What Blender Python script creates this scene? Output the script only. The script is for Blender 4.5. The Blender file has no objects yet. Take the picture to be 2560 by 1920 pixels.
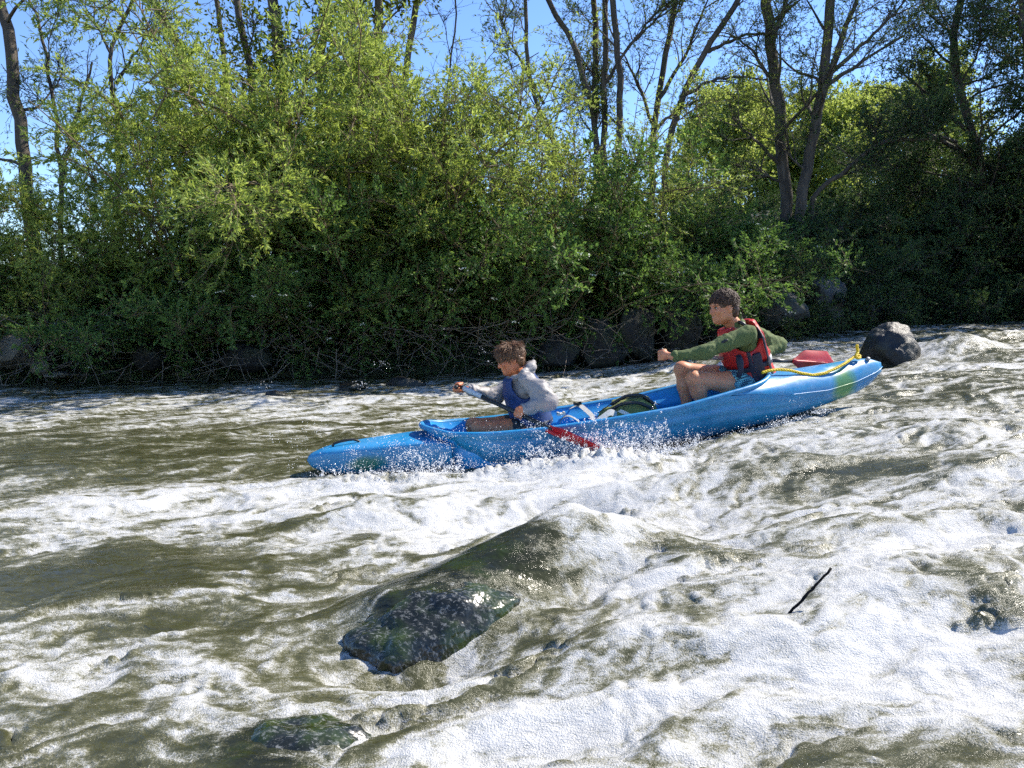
import bpy, bmesh, math
import numpy as np
from mathutils import Vector, Matrix

# ------------------------------------------------------------------ camera, sky, sun, exposure
scene = bpy.context.scene
FPX, CAMH = 1848.0, 1.12                    # focal length in pixels of a 2560 px wide frame, eye height above the pool
PITCH = math.atan(200.0 / FPX)
cam_data = bpy.data.cameras.new('camera'); cam = bpy.data.objects.new('camera', cam_data)
scene.collection.objects.link(cam); scene.camera = cam
cam.location = (0, 0, CAMH); cam.rotation_euler = (math.pi / 2 - PITCH, 0, 0)
cam_data.sensor_width = 36.0; cam_data.lens = 36.0 * FPX / 2560.0
cam_data.clip_start = 0.05; cam_data.clip_end = 3000

SUN_TO = Vector((0.64, 0.29, 0.71)).normalized()
SUN_EL = math.asin(SUN_TO.z); SUN_AZ = math.atan2(SUN_TO.x, SUN_TO.y)
world = bpy.data.worlds.new('World'); scene.world = world; world.use_nodes = True
wn = world.node_tree.nodes; wl = world.node_tree.links
bg = wn['Background']
sky = wn.new('ShaderNodeTexSky'); sky.sky_type = 'NISHITA'; sky.sun_disc = False
sky.sun_elevation = SUN_EL; sky.sun_rotation = SUN_AZ
sky.air_density = 1.0; sky.dust_density = 0.0; sky.ozone_density = 4.0; sky.altitude = 600
hsv = wn.new('ShaderNodeHueSaturation'); hsv.inputs['Saturation'].default_value = 1.1; hsv.inputs['Hue'].default_value = 0.508
wl.new(sky.outputs[0], hsv.inputs['Color']); wl.new(hsv.outputs[0], bg.inputs[0]); bg.inputs[1].default_value = 0.11
sun_data = bpy.data.lights.new('sun', 'SUN'); sun_data.energy = 4.0; sun_data.angle = math.radians(0.5)
sun_data.color = (1.0, 0.93, 0.82)
sun = bpy.data.objects.new('sun', sun_data); scene.collection.objects.link(sun)
sun.rotation_euler = SUN_TO.to_track_quat('Z', 'Y').to_euler(); sun.location = (12, 12, 16)
scene.view_settings.view_transform = 'Standard'; scene.view_settings.look = 'None'
scene.view_settings.exposure = 1.32; scene.view_settings.gamma = 1.0
cy = scene.cycles
cy.max_bounces = 6; cy.diffuse_bounces = 3; cy.glossy_bounces = 2; cy.transmission_bounces = 4; cy.use_adaptive_sampling = True; cy.adaptive_threshold = 0.02; cy.adaptive_min_samples = 24
cy.transparent_max_bounces = 6; cy.sample_clamp_indirect = 6.0; cy.caustics_reflective = False; cy.caustics_refractive = False
cy.use_denoising = False

# ------------------------------------------------------------------ helpers
rng = np.random.default_rng(11)
COL = scene.collection
A = np.array
def at(px, py, Y):
    """world point at depth Y seen at photo position (px, py): used to survey the place from the photograph"""
    dx, dy = (px - 1280) / FPX, -(py - 960) / FPX
    c, s = math.cos(PITCH), math.sin(PITCH)
    d = A([dx, c + dy * s, -s + dy * c])
    return A([0, 0, CAMH]) + d * (Y / d[1])
def atz(px, py, z):
    dx, dy = (px - 1280) / FPX, -(py - 960) / FPX
    c, s = math.cos(PITCH), math.sin(PITCH)
    d = A([dx, c + dy * s, -s + dy * c])
    return A([0, 0, CAMH]) + d * ((z - CAMH) / d[2])
def unit(v):
    v = np.asarray(v, float); return v / (np.linalg.norm(v, axis=-1, keepdims=True) + 1e-12)
def sstep(a, b, x):
    t = np.clip((x - a) / (b - a), 0, 1); return t * t * (3 - 2 * t)

def _h(ix, iy, iz, seed):
    h = (ix.astype(np.uint32) * np.uint32(374761393) + iy.astype(np.uint32) * np.uint32(668265263)
         + iz.astype(np.uint32) * np.uint32(2246822519) + np.uint32(seed * 3266489917 & 0xffffffff))
    h ^= h >> np.uint32(13); h *= np.uint32(1274126177); h ^= h >> np.uint32(16)
    h *= np.uint32(2246822519); h ^= h >> np.uint32(15)
    return h
def perlin2(x, y, seed=0):
    x = np.asarray(x, np.float64); y = np.asarray(y, np.float64)
    x0 = np.floor(x); y0 = np.floor(y); fx = x - x0; fy = y - y0
    ix = x0.astype(np.int64); iy = y0.astype(np.int64); z = np.zeros_like(ix)
    def g(ox, oy):
        a = _h(ix + ox, iy + oy, z, seed) * (2 * math.pi / 4294967296.0)
        return np.cos(a) * (fx - ox) + np.sin(a) * (fy - oy)
    u = fx * fx * fx * (fx * (fx * 6 - 15) + 10); v = fy * fy * fy * (fy * (fy * 6 - 15) + 10)
    a = g(0, 0); b = g(1, 0); c = g(0, 1); d = g(1, 1)
    return 1.45 * ((a + u * (b - a)) * (1 - v) + v * (c + u * (d - c)))
def vnoise3(p, seed=0):
    p = np.asarray(p, np.float64); i = np.floor(p); f = p - i; i = i.astype(np.int64); f = f * f * (3 - 2 * f)
    r = 0.0
    for ox in (0, 1):
        for oy in (0, 1):
            for oz in (0, 1):
                w = (f[..., 0] if ox else 1 - f[..., 0]) * (f[..., 1] if oy else 1 - f[..., 1]) * (f[..., 2] if oz else 1 - f[..., 2])
                r = r + w * (_h(i[..., 0] + ox, i[..., 1] + oy, i[..., 2] + oz, seed) / 4294967296.0)
    return r * 2 - 1
def fbm2(x, y, octv=4, seed=0, gain=0.5):
    s = 0; a = 1; t = 0
    for o in range(octv):
        s = s + a * perlin2(x * 2 ** o + 17.3 * o, y * 2 ** o - 9.1 * o, seed + o); t += a; a *= gain
    return s / t

class MB:
    """collects vertices and faces (arrays), then links them as one mesh object"""
    def __init__(self): self.v = []; self.q = []; self.t = []; self.n = 0; self.tint = []
    def add(self, v, q=None, t=None, tint=None):
        v = np.asarray(v, np.float64).reshape(-1, 3)
        if q is not None and len(q): self.q.append(np.asarray(q, np.int64).reshape(-1, 4) + self.n)
        if t is not None and len(t): self.t.append(np.asarray(t, np.int64).reshape(-1, 3) + self.n)
        self.v.append(v); self.n += len(v)
        self.tint.append(np.broadcast_to(np.asarray(0.5 if tint is None else tint, np.float64), (len(v),)))
        return self
    def tube(self, pts, rad, sides=6, cap=True, tint=None):
        pts = np.asarray(pts, float); n = len(pts); rad = np.broadcast_to(np.asarray(rad, float), (n,))
        tg = unit(np.gradient(pts, axis=0))
        ref = A([0, 0, 1.0]) if abs(tg[0][2]) < 0.9 else A([1.0, 0, 0])
        x = unit(np.cross(ref, tg[0])); X = [x]
        for i in range(1, n):
            x = X[-1] - tg[i] * (X[-1] @ tg[i]); X.append(unit(x))
        X = A(X); Yv = np.cross(tg, X)
        a = np.arange(sides) * 2 * math.pi / sides
        v = pts[:, None] + rad[:, None, None] * (np.cos(a)[None, :, None] * X[:, None] + np.sin(a)[None, :, None] * Yv[:, None])
        i = np.arange(n - 1)[:, None] * sides; j = np.arange(sides)[None]; k = (j + 1) % sides
        q = np.stack([i + j, i + k, i + sides + k, i + sides + j], -1).reshape(-1, 4)
        v = v.reshape(-1, 3); t = []
        if cap:
            v = np.vstack([v, pts[0], pts[-1]]); c0 = n * sides; b = (n - 1) * sides
            for s in range(sides):
                t.append((c0, (s + 1) % sides, s)); t.append((c0 + 1, b + s, b + (s + 1) % sides))
        return self.add(v, q, t, tint)
    def grid(self, P, close_u=False, close_v=False, flip=False):
        P = np.asarray(P, float); n, m = P.shape[:2]
        i = np.arange(n if close_u else n - 1); j = np.arange(m if close_v else m - 1)
        I, J = np.meshgrid(i, j, indexing='ij'); I2 = (I + 1) % n; J2 = (J + 1) % m
        q = np.stack([I * m + J, I2 * m + J, I2 * m + J2, I * m + J2], -1).reshape(-1, 4)
        if flip: q = q[:, ::-1]
        return self.add(P.reshape(-1, 3), q)
    def box(self, c, sx, sy, sz, R=None):
        s = A([[x, y, z] for x in (-1, 1) for y in (-1, 1) for z in (-1, 1)]) * A([sx, sy, sz]) / 2
        if R is not None: s = s @ np.asarray(R).T
        return self.add(s + np.asarray(c), [(0, 1, 3, 2), (4, 6, 7, 5), (0, 4, 5, 1), (2, 3, 7, 6), (0, 2, 6, 4), (1, 5, 7, 3)])
    def mesh(self, name, smooth=True, attrs=None):
        v = np.vstack(self.v); me = bpy.data.meshes.new(name)
        q = np.vstack(self.q) if self.q else np.zeros((0, 4), int); t = np.vstack(self.t) if self.t else np.zeros((0, 3), int)
        loops = np.concatenate([q.ravel(), t.ravel()]).astype(np.int32)
        starts = np.concatenate([np.arange(len(q)) * 4, len(q) * 4 + np.arange(len(t)) * 3]).astype(np.int32)
        me.vertices.add(len(v)); me.vertices.foreach_set('co', v.astype(np.float32).ravel())
        me.loops.add(len(loops)); me.loops.foreach_set('vertex_index', loops)
        me.polygons.add(len(starts)); me.polygons.foreach_set('loop_start', starts)
        me.polygons.foreach_set('use_smooth', np.full(len(starts), smooth))
        at_ = dict(attrs or {}); at_['tint'] = np.concatenate(self.tint)
        for k, d in at_.items():
            a = me.attributes.new(k, 'FLOAT', 'POINT'); a.data.foreach_set('value', np.asarray(d, np.float32))
        me.update(calc_edges=True); me.validate()
        return me
    def build(self, name, mat, parent=None, smooth=True, attrs=None):
        return obj(name, self.mesh(name, smooth, attrs), mat, parent)

def obj(name, me, mat, parent=None):
    o = bpy.data.objects.new(name, me); COL.objects.link(o)
    if mat is not None: me.materials.append(mat)
    if parent is not None:
        o.parent = parent; o.matrix_parent_inverse = parent.matrix_basis.inverted()
    return o
def tag(o, label=None, cat=None, group=None, kind=None):
    if label: o['label'] = label
    if cat: o['category'] = cat
    if group: o['group'] = group
    if kind: o['kind'] = kind
    return o
def empty(name, loc=(0, 0, 0), rz=0, sc=1.0):
    o = bpy.data.objects.new(name, None); COL.objects.link(o); o.empty_display_size = 0.1
    o.location = tuple(loc); o.rotation_euler = (0, 0, rz); o.scale = (sc, sc, sc) if np.isscalar(sc) else tuple(sc)
    o.matrix_basis  # keep the basis current
    return o
def local(o, parent):
    """parent o, whose mesh is already in the parent's own space"""
    o.parent = parent; o.matrix_parent_inverse = Matrix.Identity(4); return o

# ------------------------------------------------------------------ materials
MATS = {}
def newmat(name):
    m = bpy.data.materials.new(name); m.use_nodes = True; nt = m.node_tree
    b = nt.nodes['Principled BSDF']; MATS[name] = m
    return m, nt, b
def N(nt, t, **k):
    n = nt.nodes.new(t)
    for a, b in k.items():
        if a.startswith('_'): setattr(n, a[1:], b)
        else: n.inputs[a.replace('__', ' ')].default_value = b
    return n
def coords(nt, kind='Object'):
    return N(nt, 'ShaderNodeTexCoord').outputs[kind]
def noise(nt, vec, scale, detail=4, rough=0.55, dist=0.0):
    n = N(nt, 'ShaderNodeTexNoise', Scale=scale, Detail=detail, Roughness=rough, Distortion=dist)
    if vec is not None: nt.links.new(vec, n.inputs['Vector'])
    return n.outputs['Fac']
def ramp(nt, fac, stops):
    r = N(nt, 'ShaderNodeValToRGB'); e = r.color_ramp.elements
    while len(e) > 1: e.remove(e[-1])
    for i, (p, c) in enumerate(stops):
        if i == 0: e[0].position = p; e[0].color = (*c, 1)
        else: x = e.new(p); x.color = (*c, 1)
    nt.links.new(fac, r.inputs[0]); return r.outputs[0]
def bump(nt, b, h, strength=0.4, dist=0.01):
    n = N(nt, 'ShaderNodeBump', Strength=strength, Distance=dist)
    nt.links.new(h, n.inputs['Height']); nt.links.new(n.outputs[0], b.inputs['Normal']); return n
def mth(nt, op, a, b=0.0, c=None, clamp=False):
    n = N(nt, 'ShaderNodeMath', _operation=op, _use_clamp=clamp)
    for i, x in enumerate((a, b, c)):
        if x is None: continue
        if isinstance(x, (int, float)): n.inputs[i].default_value = x
        else: nt.links.new(x, n.inputs[i])
    return n.outputs[0]
def simple(name, col, rough=0.6, var=0.15, scale=30, bmp=0.15, bscale=None, metal=0.0, spec=0.5, bdist=0.004):
    m, nt, b = newmat(name); co = coords(nt)
    f = noise(nt, co, scale, 5)
    nt.links.new(ramp(nt, f, [(0.3, tuple(max(c * (1 - var), 0) for c in col)), (0.7, tuple(min(c * (1 + var), 1) for c in col))]), b.inputs['Base Color'])
    b.inputs['Roughness'].default_value = rough; b.inputs['Metallic'].default_value = metal
    b.inputs['Specular IOR Level'].default_value = spec
    if bmp: bump(nt, b, noise(nt, co, bscale or scale * 3, 4), bmp, bdist)
    return m
def leafmat(name, c0, c1, trans=0.5, tcol=None):
    m, nt, b = newmat(name); nt.nodes.remove(b); out = nt.nodes['Material Output']
    a = N(nt, 'ShaderNodeAttribute', _attribute_name='tint')
    col = ramp(nt, a.outputs['Fac'], [(0.0, c0), (1.0, c1)])
    d = N(nt, 'ShaderNodeBsdfPrincipled', Roughness=0.5); d.inputs['Specular IOR Level'].default_value = 0.25
    nt.links.new(col, d.inputs['Base Color'])
    t = N(nt, 'ShaderNodeBsdfTranslucent')
    hs = N(nt, 'ShaderNodeHueSaturation', Saturation=1.1, Value=1.25, Hue=0.485); nt.links.new(col, hs.inputs['Color']); nt.links.new(hs.outputs[0], t.inputs['Color'])
    mx = N(nt, 'ShaderNodeMixShader', Fac=trans); nt.links.new(d.outputs[0], mx.inputs[1]); nt.links.new(t.outputs[0], mx.inputs[2])
    nt.links.new(mx.outputs[0], out.inputs[0]); return m
def barkmat(name, c0, c1, scale=9):
    m, nt, b = newmat(name); co = coords(nt)
    mp = N(nt, 'ShaderNodeMapping'); mp.inputs['Scale'].default_value = (1, 1, 0.22); nt.links.new(co, mp.inputs[0])
    f = noise(nt, mp.outputs[0], scale, 8, 0.65)
    nt.links.new(ramp(nt, f, [(0.32, c0), (0.7, c1)]), b.inputs['Base Color']); b.inputs['Roughness'].default_value = 0.9
    bump(nt, b, noise(nt, mp.outputs[0], scale * 2.2, 6, 0.7), 0.8, 0.03); return m

M = {}
M['willow'] = leafmat('willow_leaf', (0.145, 0.215, 0.042), (0.36, 0.45, 0.125), 0.54)
M['dogwood'] = leafmat('dogwood_leaf', (0.055, 0.12, 0.032), (0.15, 0.25, 0.065), 0.45)
M['treeleaf'] = leafmat('tree_leaf', (0.07, 0.115, 0.026), (0.19, 0.245, 0.058), 0.52)
M['maple'] = leafmat('young_maple_leaf', (0.10, 0.14, 0.015), (0.23, 0.25, 0.035), 0.6)
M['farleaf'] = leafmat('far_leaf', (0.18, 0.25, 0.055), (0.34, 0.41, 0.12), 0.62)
M['darkleaf'] = leafmat('shade_leaf', (0.035, 0.075, 0.025), (0.09, 0.14, 0.045), 0.4)  # darker leaf copy: shade of the right bank put into the green
M['flower'] = simple('white_flower', (0.75, 0.74, 0.62), 0.7, 0.05, 40, 0)
M['bark'] = barkmat('bark', (0.030, 0.024, 0.018), (0.13, 0.105, 0.08))
M['litbark'] = barkmat('sunlit_bark', (0.06, 0.045, 0.03), (0.22, 0.17, 0.11))  # bark lightened to tan, sunlight on these trunks put into the colour
M['twig'] = simple('twig', (0.13, 0.095, 0.05), 0.8, 0.4, 8, 0.0)
M['root'] = simple('dry_twig', (0.16, 0.13, 0.10), 0.85, 0.4, 8, 0.0)
# ------------------------------------------------------------------ the river bed, bank and fields behind
BX = [-40, -16, -6, 0, 2.5, 4.2, 6, 9, 11.5, 14, 17, 22, 40]; BY = [8.5, 10.0, 11.1, 11.9, 12.5, 13.5, 15.2, 17.2, 18.0, 17.6, 16.0, 13.5, 11.5]
def bank_y(x): return np.interp(x, BX, BY)
def water_base(x, y):
    s = x - 0.15 * (y - 5.5)
    z = 0
    for ds in (-0.5, -0.25, 0, 0.25, 0.5):
        z = z + np.interp(s + ds, [-30, -6, -0.6, 0.4, 1.2, 2.5, 4, 6, 9, 30], [-0.12, -0.04, 0.0, 0.03, 0.12, 0.32, 0.47, 0.59, 0.66, 0.9])
    return z / 5
def ground_z(x, y):
    d = y - bank_y(x)
    crest = np.interp(x, [-20, -3, 2, 5, 8, 20], [1.9, 2.0, 2.3, 3.3, 3.8, 3.9])
    wb = water_base(x, bank_y(x))
    k = np.interp(d, [-3, -0.5, -0.1, 0.25, 0.6, 3.6, 5.0, 9, 14, 40, 3000], [0, 0, 0.1, 0.27, 0.36, 0.95, 1.0, 0.9, 0.72, 0.68, 0.68])
    bed = wb - 0.75
    z = bed + (crest - bed) * k
    return z + 0.10 * fbm2(x * 0.8, y * 0.8, 4, 5) * np.clip(k * 3, 0, 1)
def terrain():
    xs = np.unique(np.concatenate([np.linspace(-400, -24, 14), np.linspace(-24, 24, 161), np.linspace(24, 400, 14)]))
    ys = np.concatenate([np.linspace(-30, 6, 10), np.linspace(6.6, 26, 98), np.geomspace(27, 1500, 22)])
    X, Y = np.meshgrid(xs, ys, indexing='ij')
    Z = ground_z(X, Y)
    m, nt, b = newmat('earth'); co = coords(nt)
    f = noise(nt, co, 2.2, 8, 0.65)
    nt.links.new(ramp(nt, f, [(0.3, (0.022, 0.018, 0.011)), (0.5, (0.035, 0.038, 0.015)), (0.72, (0.055, 0.06, 0.02))]), b.inputs['Base Color'])
    b.inputs['Roughness'].default_value = 0.95; bump(nt, b, noise(nt, co, 18, 6), 0.8, 0.05)
    o = MB().grid(np.stack([X, Y, Z], -1)).build('ground', m); tag(o, kind='structure')
terrain()

# ------------------------------------------------------------------ the river: a rapid with foam
FL = A([0.92, 0.39])                          # upstream direction
CANOE_B = at(770, 1150, 4.85); CANOE_S = at(2203, 921, 5.85); CANOE_L = float(np.linalg.norm(CANOE_S - CANOE_B))
CAX = unit(CANOE_S - CANOE_B); CLAT = unit(np.cross([0, 0, 1], CAX)); CUP = np.cross(CAX, CLAT)
def cn(u, v, w):
    """canoe space (along from the bow, across towards the far side, up) to world"""
    return CANOE_B + np.multiply.outer(u, CAX) + np.multiply.outer(v, CLAT) + np.multiply.outer(w, CUP)

# lumps and hollows of the surface: x, y, height, radius x, radius y
HUMPS = [(-0.26, 2.20, -0.13, 0.26, 0.13), (0.62, 4.52, 0.10, 0.32, 0.14), (-0.85, 4.55, 0.05, 0.45, 0.16), (0.1, 4.5, 0.05, 0.3, 0.12),
         (0.62, 2.75, 0.07, 0.22, 0.4), (0.5, 2.1, 0.07, 0.55, 0.14), (0.9, 3.35, -0.06, 0.35, 0.22), (1.35, 3.0, 0.07, 0.4, 0.25), (1.3, 2.3, 0.10, 0.45, 0.3),
         (0.75, 3.9, 0.10, 0.5, 0.16), (1.5, 3.9, 0.10, 0.45, 0.2), (0.35, 4.25, 0.06, 0.45, 0.2), (-0.6, 3.9, 0.04, 0.5, 0.25), (-0.1, 3.6, -0.05, 0.5, 0.2),
         (0.45, 4.75, 0.05, 0.4, 0.14), (1.9, 4.7, 0.04, 0.5, 0.2), (2.6, 4.4, 0.07, 0.5, 0.25), (2.3, 3.5, 0.06, 0.4, 0.3), (-0.58, 1.78, 0.03, 0.28, 0.22),
         (5.1, 8.6, 0.24, 0.55, 0.45), (5.9, 9.2, 0.08, 0.8, 0.4), (3.6, 8.0, -0.08, 0.6, 0.4), (2.8, 10.6, 0.12, 0.7, 0.3), (4.0, 11.4, 0.12, 0.8, 0.3), (1.4, 9.5, 0.10, 0.5, 0.3), (0.2, 9.0, 0.09, 0.6, 0.25),
         (-1.4, 8.6, 0.07, 0.5, 0.2), (-2.0, 7.9, 0.05, 0.5, 0.2), (-3.4, 8.9, 0.06, 0.6, 0.25), (0.0, 7.2, 0.06, 0.5, 0.25), (1.0, 7.5, 0.06, 0.5, 0.25), (7.5, 11.5, 0.1, 0.9, 0.4)]
# foam: photo position, radius in photo pixels (across, down), amount
FOAM = [(250, 1300, 520, 70, .50), (800, 1240, 500, 55, .55), (1250, 1230, 420, 80, .70), (1550, 1220, 320, 110, .60), (1150, 1330, 300, 50, .4),
        (1900, 1330, 420, 90, .40), (2280, 1300, 200, 120, .45), (2000, 1600, 330, 150, .60), (1600, 1480, 130, 170, .65), (2350, 1750, 320, 130, .60), (2200, 1480, 180, 130, .6), (1650, 1800, 300, 160, .38), (1200, 1830, 300, 70, .5),
        (250, 1130, 420, 55, -.34), (820, 1160, 140, 30, -.4), (180, 1430, 340, 60, -.42), (560, 1400, 260, 45, -.3), (100, 1560, 160, 60, -.15),
        (1250, 1490, 190, 70, -.35), (1070, 1660, 170, 50, .45), (1440, 1400, 150, 90, .40), (500, 1680, 600, 200, .24), (2300, 1080, 420, 140, .35), (1500, 1130, 300, 30, .4), (700, 1860, 130, 70, -.35), (2500, 1500, 150, 140, -.35), (1850, 1180, 260, 32, -.40), (2150, 1230, 120, 40, -.22), (1780, 1400, 170, 40, -.22), (2380, 1180, 220, 40, -.1),
        (1750, 1620, 140, 40, -.2), (2250, 1850, 220, 60, -.35), (1800, 1700, 60, 40, -.3),
        (700, 1010, 900, 45, .38), (200, 1010, 500, 35, .22), (1250, 960, 500, 30, .2), (1350, 980, 250, 40, .30), (1500, 930, 260, 30, .35), (200, 950, 500, 18, -.3), (900, 945, 400, 14, -.3), (2300, 860, 200, 40, .30), (2100, 850, 160, 20, .12), (1900, 815, 180, 12, -.2), (2350, 1010, 260, 70, .10), (2350, 950, 240, 16, -.12), (500, 1700, 350, 120, .05), (900, 1500, 200, 80, .12)]
def canoe_mask(x, y):
    """1 inside the canoe's plan outline a little in from the hull side"""
    qx, qy = x - CANOE_B[0], y - CANOE_B[1]; ax = unit(CAX[:2]); u = (qx * ax[0] + qy * ax[1]) / math.hypot(*CAX[:2]); v = -qx * ax[1] + qy * ax[0]
    hb = np.interp(u, [0.75, 0.95, 1.15, 1.5, 2.8, 3.3, 3.9, 4.3], [0, 0.10, 0.17, 0.20, 0.20, 0.17, 0.07, 0.0]) - np.where((u < 0.8) | (u > 4.2), 9, 0)
    return sstep(0.0, 0.05, hb - np.abs(v)), u
def river():
    nr, nc = 640, 900
    yy = np.geomspace(1.05, 27, nr); tt = np.linspace(-1, 1, nc)
    Yg = np.repeat(yy[:, None], nc, 1); Xg = tt[None] * (0.95 * yy[:, None] + 1.2)
    far = np.clip(Yg - bank_y(Xg) - 0.8, 0, None)
    x, y = Xg, Yg
    a = x * FL[0] + y * FL[1]; c = -x * FL[1] + y * FL[0]
    w1 = 0.25 * fbm2(x * 1.1, y * 1.1, 3, 21); w2 = 0.25 * fbm2(x * 1.1 + 40, y * 1.1, 3, 22)
    v1 = 0.05 * fbm2(x * 6, y * 6, 2, 23); v2 = 0.05 * fbm2(x * 6 + 40, y * 6, 2, 24)
    s = x - 0.15 * (y - 5.5)
    turb = np.interp(s, [-6, -2.5, 0, 2, 6, 10], [0.45, 0.6, 1.0, 1.15, 1.05, 0.8]) * np.interp(y, [1, 3, 6, 12], [0.8, 1.0, 1.0, 1.25])
    turb = turb * (1 - 0.8 * sstep(-0.9, 0.2, y - bank_y(x)))
    z = water_base(x, y)
    for hx, hy, hh, rx, ry in HUMPS:
        z = z + hh * np.exp(-((x - hx + w1 * .5) / rx) ** 2 - ((y - hy + w2 * .5) / ry) ** 2)
    # the sheet of water over the big rock: a ridge rising from the left to the right
    A0, B0 = A([-0.40, 2.48]), A([0.20, 2.92]); ab = B0 - A0; l2 = ab @ ab; t = ((x - A0[0]) * ab[0] + (y - A0[1]) * ab[1]) / l2
    pv = (-(x - A0[0]) * ab[1] + (y - A0[1]) * ab[0]) / math.sqrt(l2) + 0.12 * w1
    along = np.where(t < 0, np.exp(-(t / .16) ** 2), np.where(t > 1, np.exp(-((t - 1) / .45) ** 2), 1.0))
    across = np.where(pv > 0, np.exp(-(pv / .24) ** 2), np.exp(-(np.abs(pv) / .22) ** 3))
    dome = along * across; z = z + dome * (0.10 + 0.13 * np.clip(t, 0, 1.1))
    rockm = sstep(.45, .8, dome) * (1 - sstep(.55, 1.25, t + np.where(pv < 0, -pv * 1.2, 0))) * 0.95
    rockm = np.maximum(rockm, sstep(.3, .8, np.exp(-((x + .58 + w1 * .4) / .24) ** 2 - ((y - 1.74 + w2 * .4) / .15) ** 2)) * .9)
    big = fbm2((a + w1) * 0.55, (c + w2) * 1.1, 2, 31)
    sab = lambda v, e: np.sqrt(v * v + e * e)
    med = 1 - sab(fbm2((a + w1) * 1.5, (c + w2) * 2.4, 2, 33), .28) * 2.4
    med2 = fbm2((a + w1) * 1.5, (c + w2) * 2.6, 2, 34); sml2 = fbm2((a + w1 * 1.6) * 3.0, (c + w2 * 1.6) * 8.0, 2, 36)
    fil = fbm2((a + w1 + v1) * 5.0, (c + w2 + v2) * 16.0, 3, 38); fin = fbm2(x * 16 + w1 * 8, y * 16 + w2 * 8, 2, 37)
    # foam amount
    D = np.full_like(x, 0.38) + 0.10 * np.interp(s, [-4, 0, 3, 6], [-0.3, 0.25, 0.3, 0.7])
    for px, py, rx, ry, am in FOAM:
        zz = float(water_base(A(atz(px, py, 0.1)[0]), A(atz(px, py, 0.1)[1])))
        p0 = atz(px, py, zz); p1 = atz(px + rx, py, zz); p2 = atz(px, max(py - ry, 785), zz); p3 = atz(px, py + ry, zz)
        r1 = max(p1[0] - p0[0], 0.05); r2 = max((p2[1] - p3[1]) / 2, 0.05)
        D = D + (0.50 if am > 0 else 0.62) * am * np.exp(-((x - p0[0] + w1) / r1) ** 2 - ((y - p0[1] + w2) / r2) ** 2)
    st = fbm2((a + w1 * 1.8 + v1) * 0.8, (c + w2 * 1.8 + v2) * 3.6, 5, 41, 0.66)
    lace = 1 - sab(fbm2((a + w1 * 1.4 + v1 * 1.5) * 1.5 + 0.5 * st, (c + w2 * 1.4 + v2 * 1.5) * 4.6, 3, 43, 0.55), .02) * 3.6
    lace2 = 1 - sab(fbm2((a + w1 + v1 * 2) * 4.0, (c + w2 + v2 * 2) * 10.0, 2, 44), .02) * 3.2
    sw = fbm2((a + w1 * 2) * 0.45, (c + w2 * 2) * 1.1, 3, 47); fz = fbm2(x * 24, y * 24, 3, 45, 0.6)
    r6 = 1 - sab(fbm2(x * 5 + (w1 + v1) * 7, y * 6 + (w2 + v2) * 7, 2, 52), .02) * 3.0; r12 = 1 - sab(fbm2(x * 11 + (w1 + v1) * 9, y * 13 + (w2 + v2) * 9, 2, 53), .02) * 3.0
    val = D + 0.09 * (r6 - .3) + 0.08 * (r12 - .3) + 0.54 * st + 0.24 * sw + 0.26 * (lace - 0.3) + 0.19 * (lace2 - 0.3) + 0.10 * fz
    val = val - 0.22 * rockm
    foam = np.clip((val - 0.12) / 1.0, 0, 1)
    fk = sstep(0.25, 0.65, foam)                              # broken water is rougher, clear water runs smooth
    z = z + turb * (0.075 * big + fk * (0.050 * (med - 0.5) + 0.011 * fil + 0.0035 * fin + 0.006 * (r6 - .4) + 0.0035 * (r12 - .4)) + (1 - fk) * (0.035 * med2 + 0.012 * sml2 + 0.003 * fil) + 0.014 * fk) * (1 - .55 * rockm)
    bl = np.exp(-((x - .66) / .34) ** 2 - ((y - 4.56) / .10) ** 2) + .6 * np.exp(-((x - .1) / .35) ** 2 - ((y - 4.56) / .06) ** 2) + .5 * np.exp(-((x + .75) / .5) ** 2 - ((y - 4.50) / .06) ** 2)
    z = z + bl * (.075 * np.abs(fbm2(x * 17, y * 20, 3, 55, .65)) * 2 + .04 * np.clip(r12, 0, 1) * np.clip(r6, 0, 1))   # water thrown up by blade and bow
    cm, u = canoe_mask(x, y)
    bottom = CANOE_B[2] + u * CAX[2] - 0.36
    z = np.where(cm > 0, z + (np.minimum(z, bottom) - z) * cm, z)
    z = z - 0.8 * np.clip(far, 0, 0.6)
    # choppy crests lean downstream
    gx = np.gradient(z, axis=1) / np.gradient(x, axis=1); k = 0.006 * turb * (1 - cm)
    dx = -k * np.clip(gx, -1.2, 1.2)
    P = np.stack([x + dx, y, z], -1)
    o = MB().grid(P, flip=True).build('river', M['river'], attrs={'foam': foam.ravel(), 'stone': rockm.ravel()})
    tag(o, kind='structure'); RIV.update(y=yy, z=z, foam=foam); return o
RIV = {}
def wz(x, y):
    """height of the water surface"""
    i = np.clip(np.searchsorted(RIV['y'], y), 0, 639); j = np.clip(np.round((x / (0.95 * RIV['y'][i] + 1.2) + 1) / 2 * 899).astype(int), 0, 899); return RIV['z'][i, j]
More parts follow.
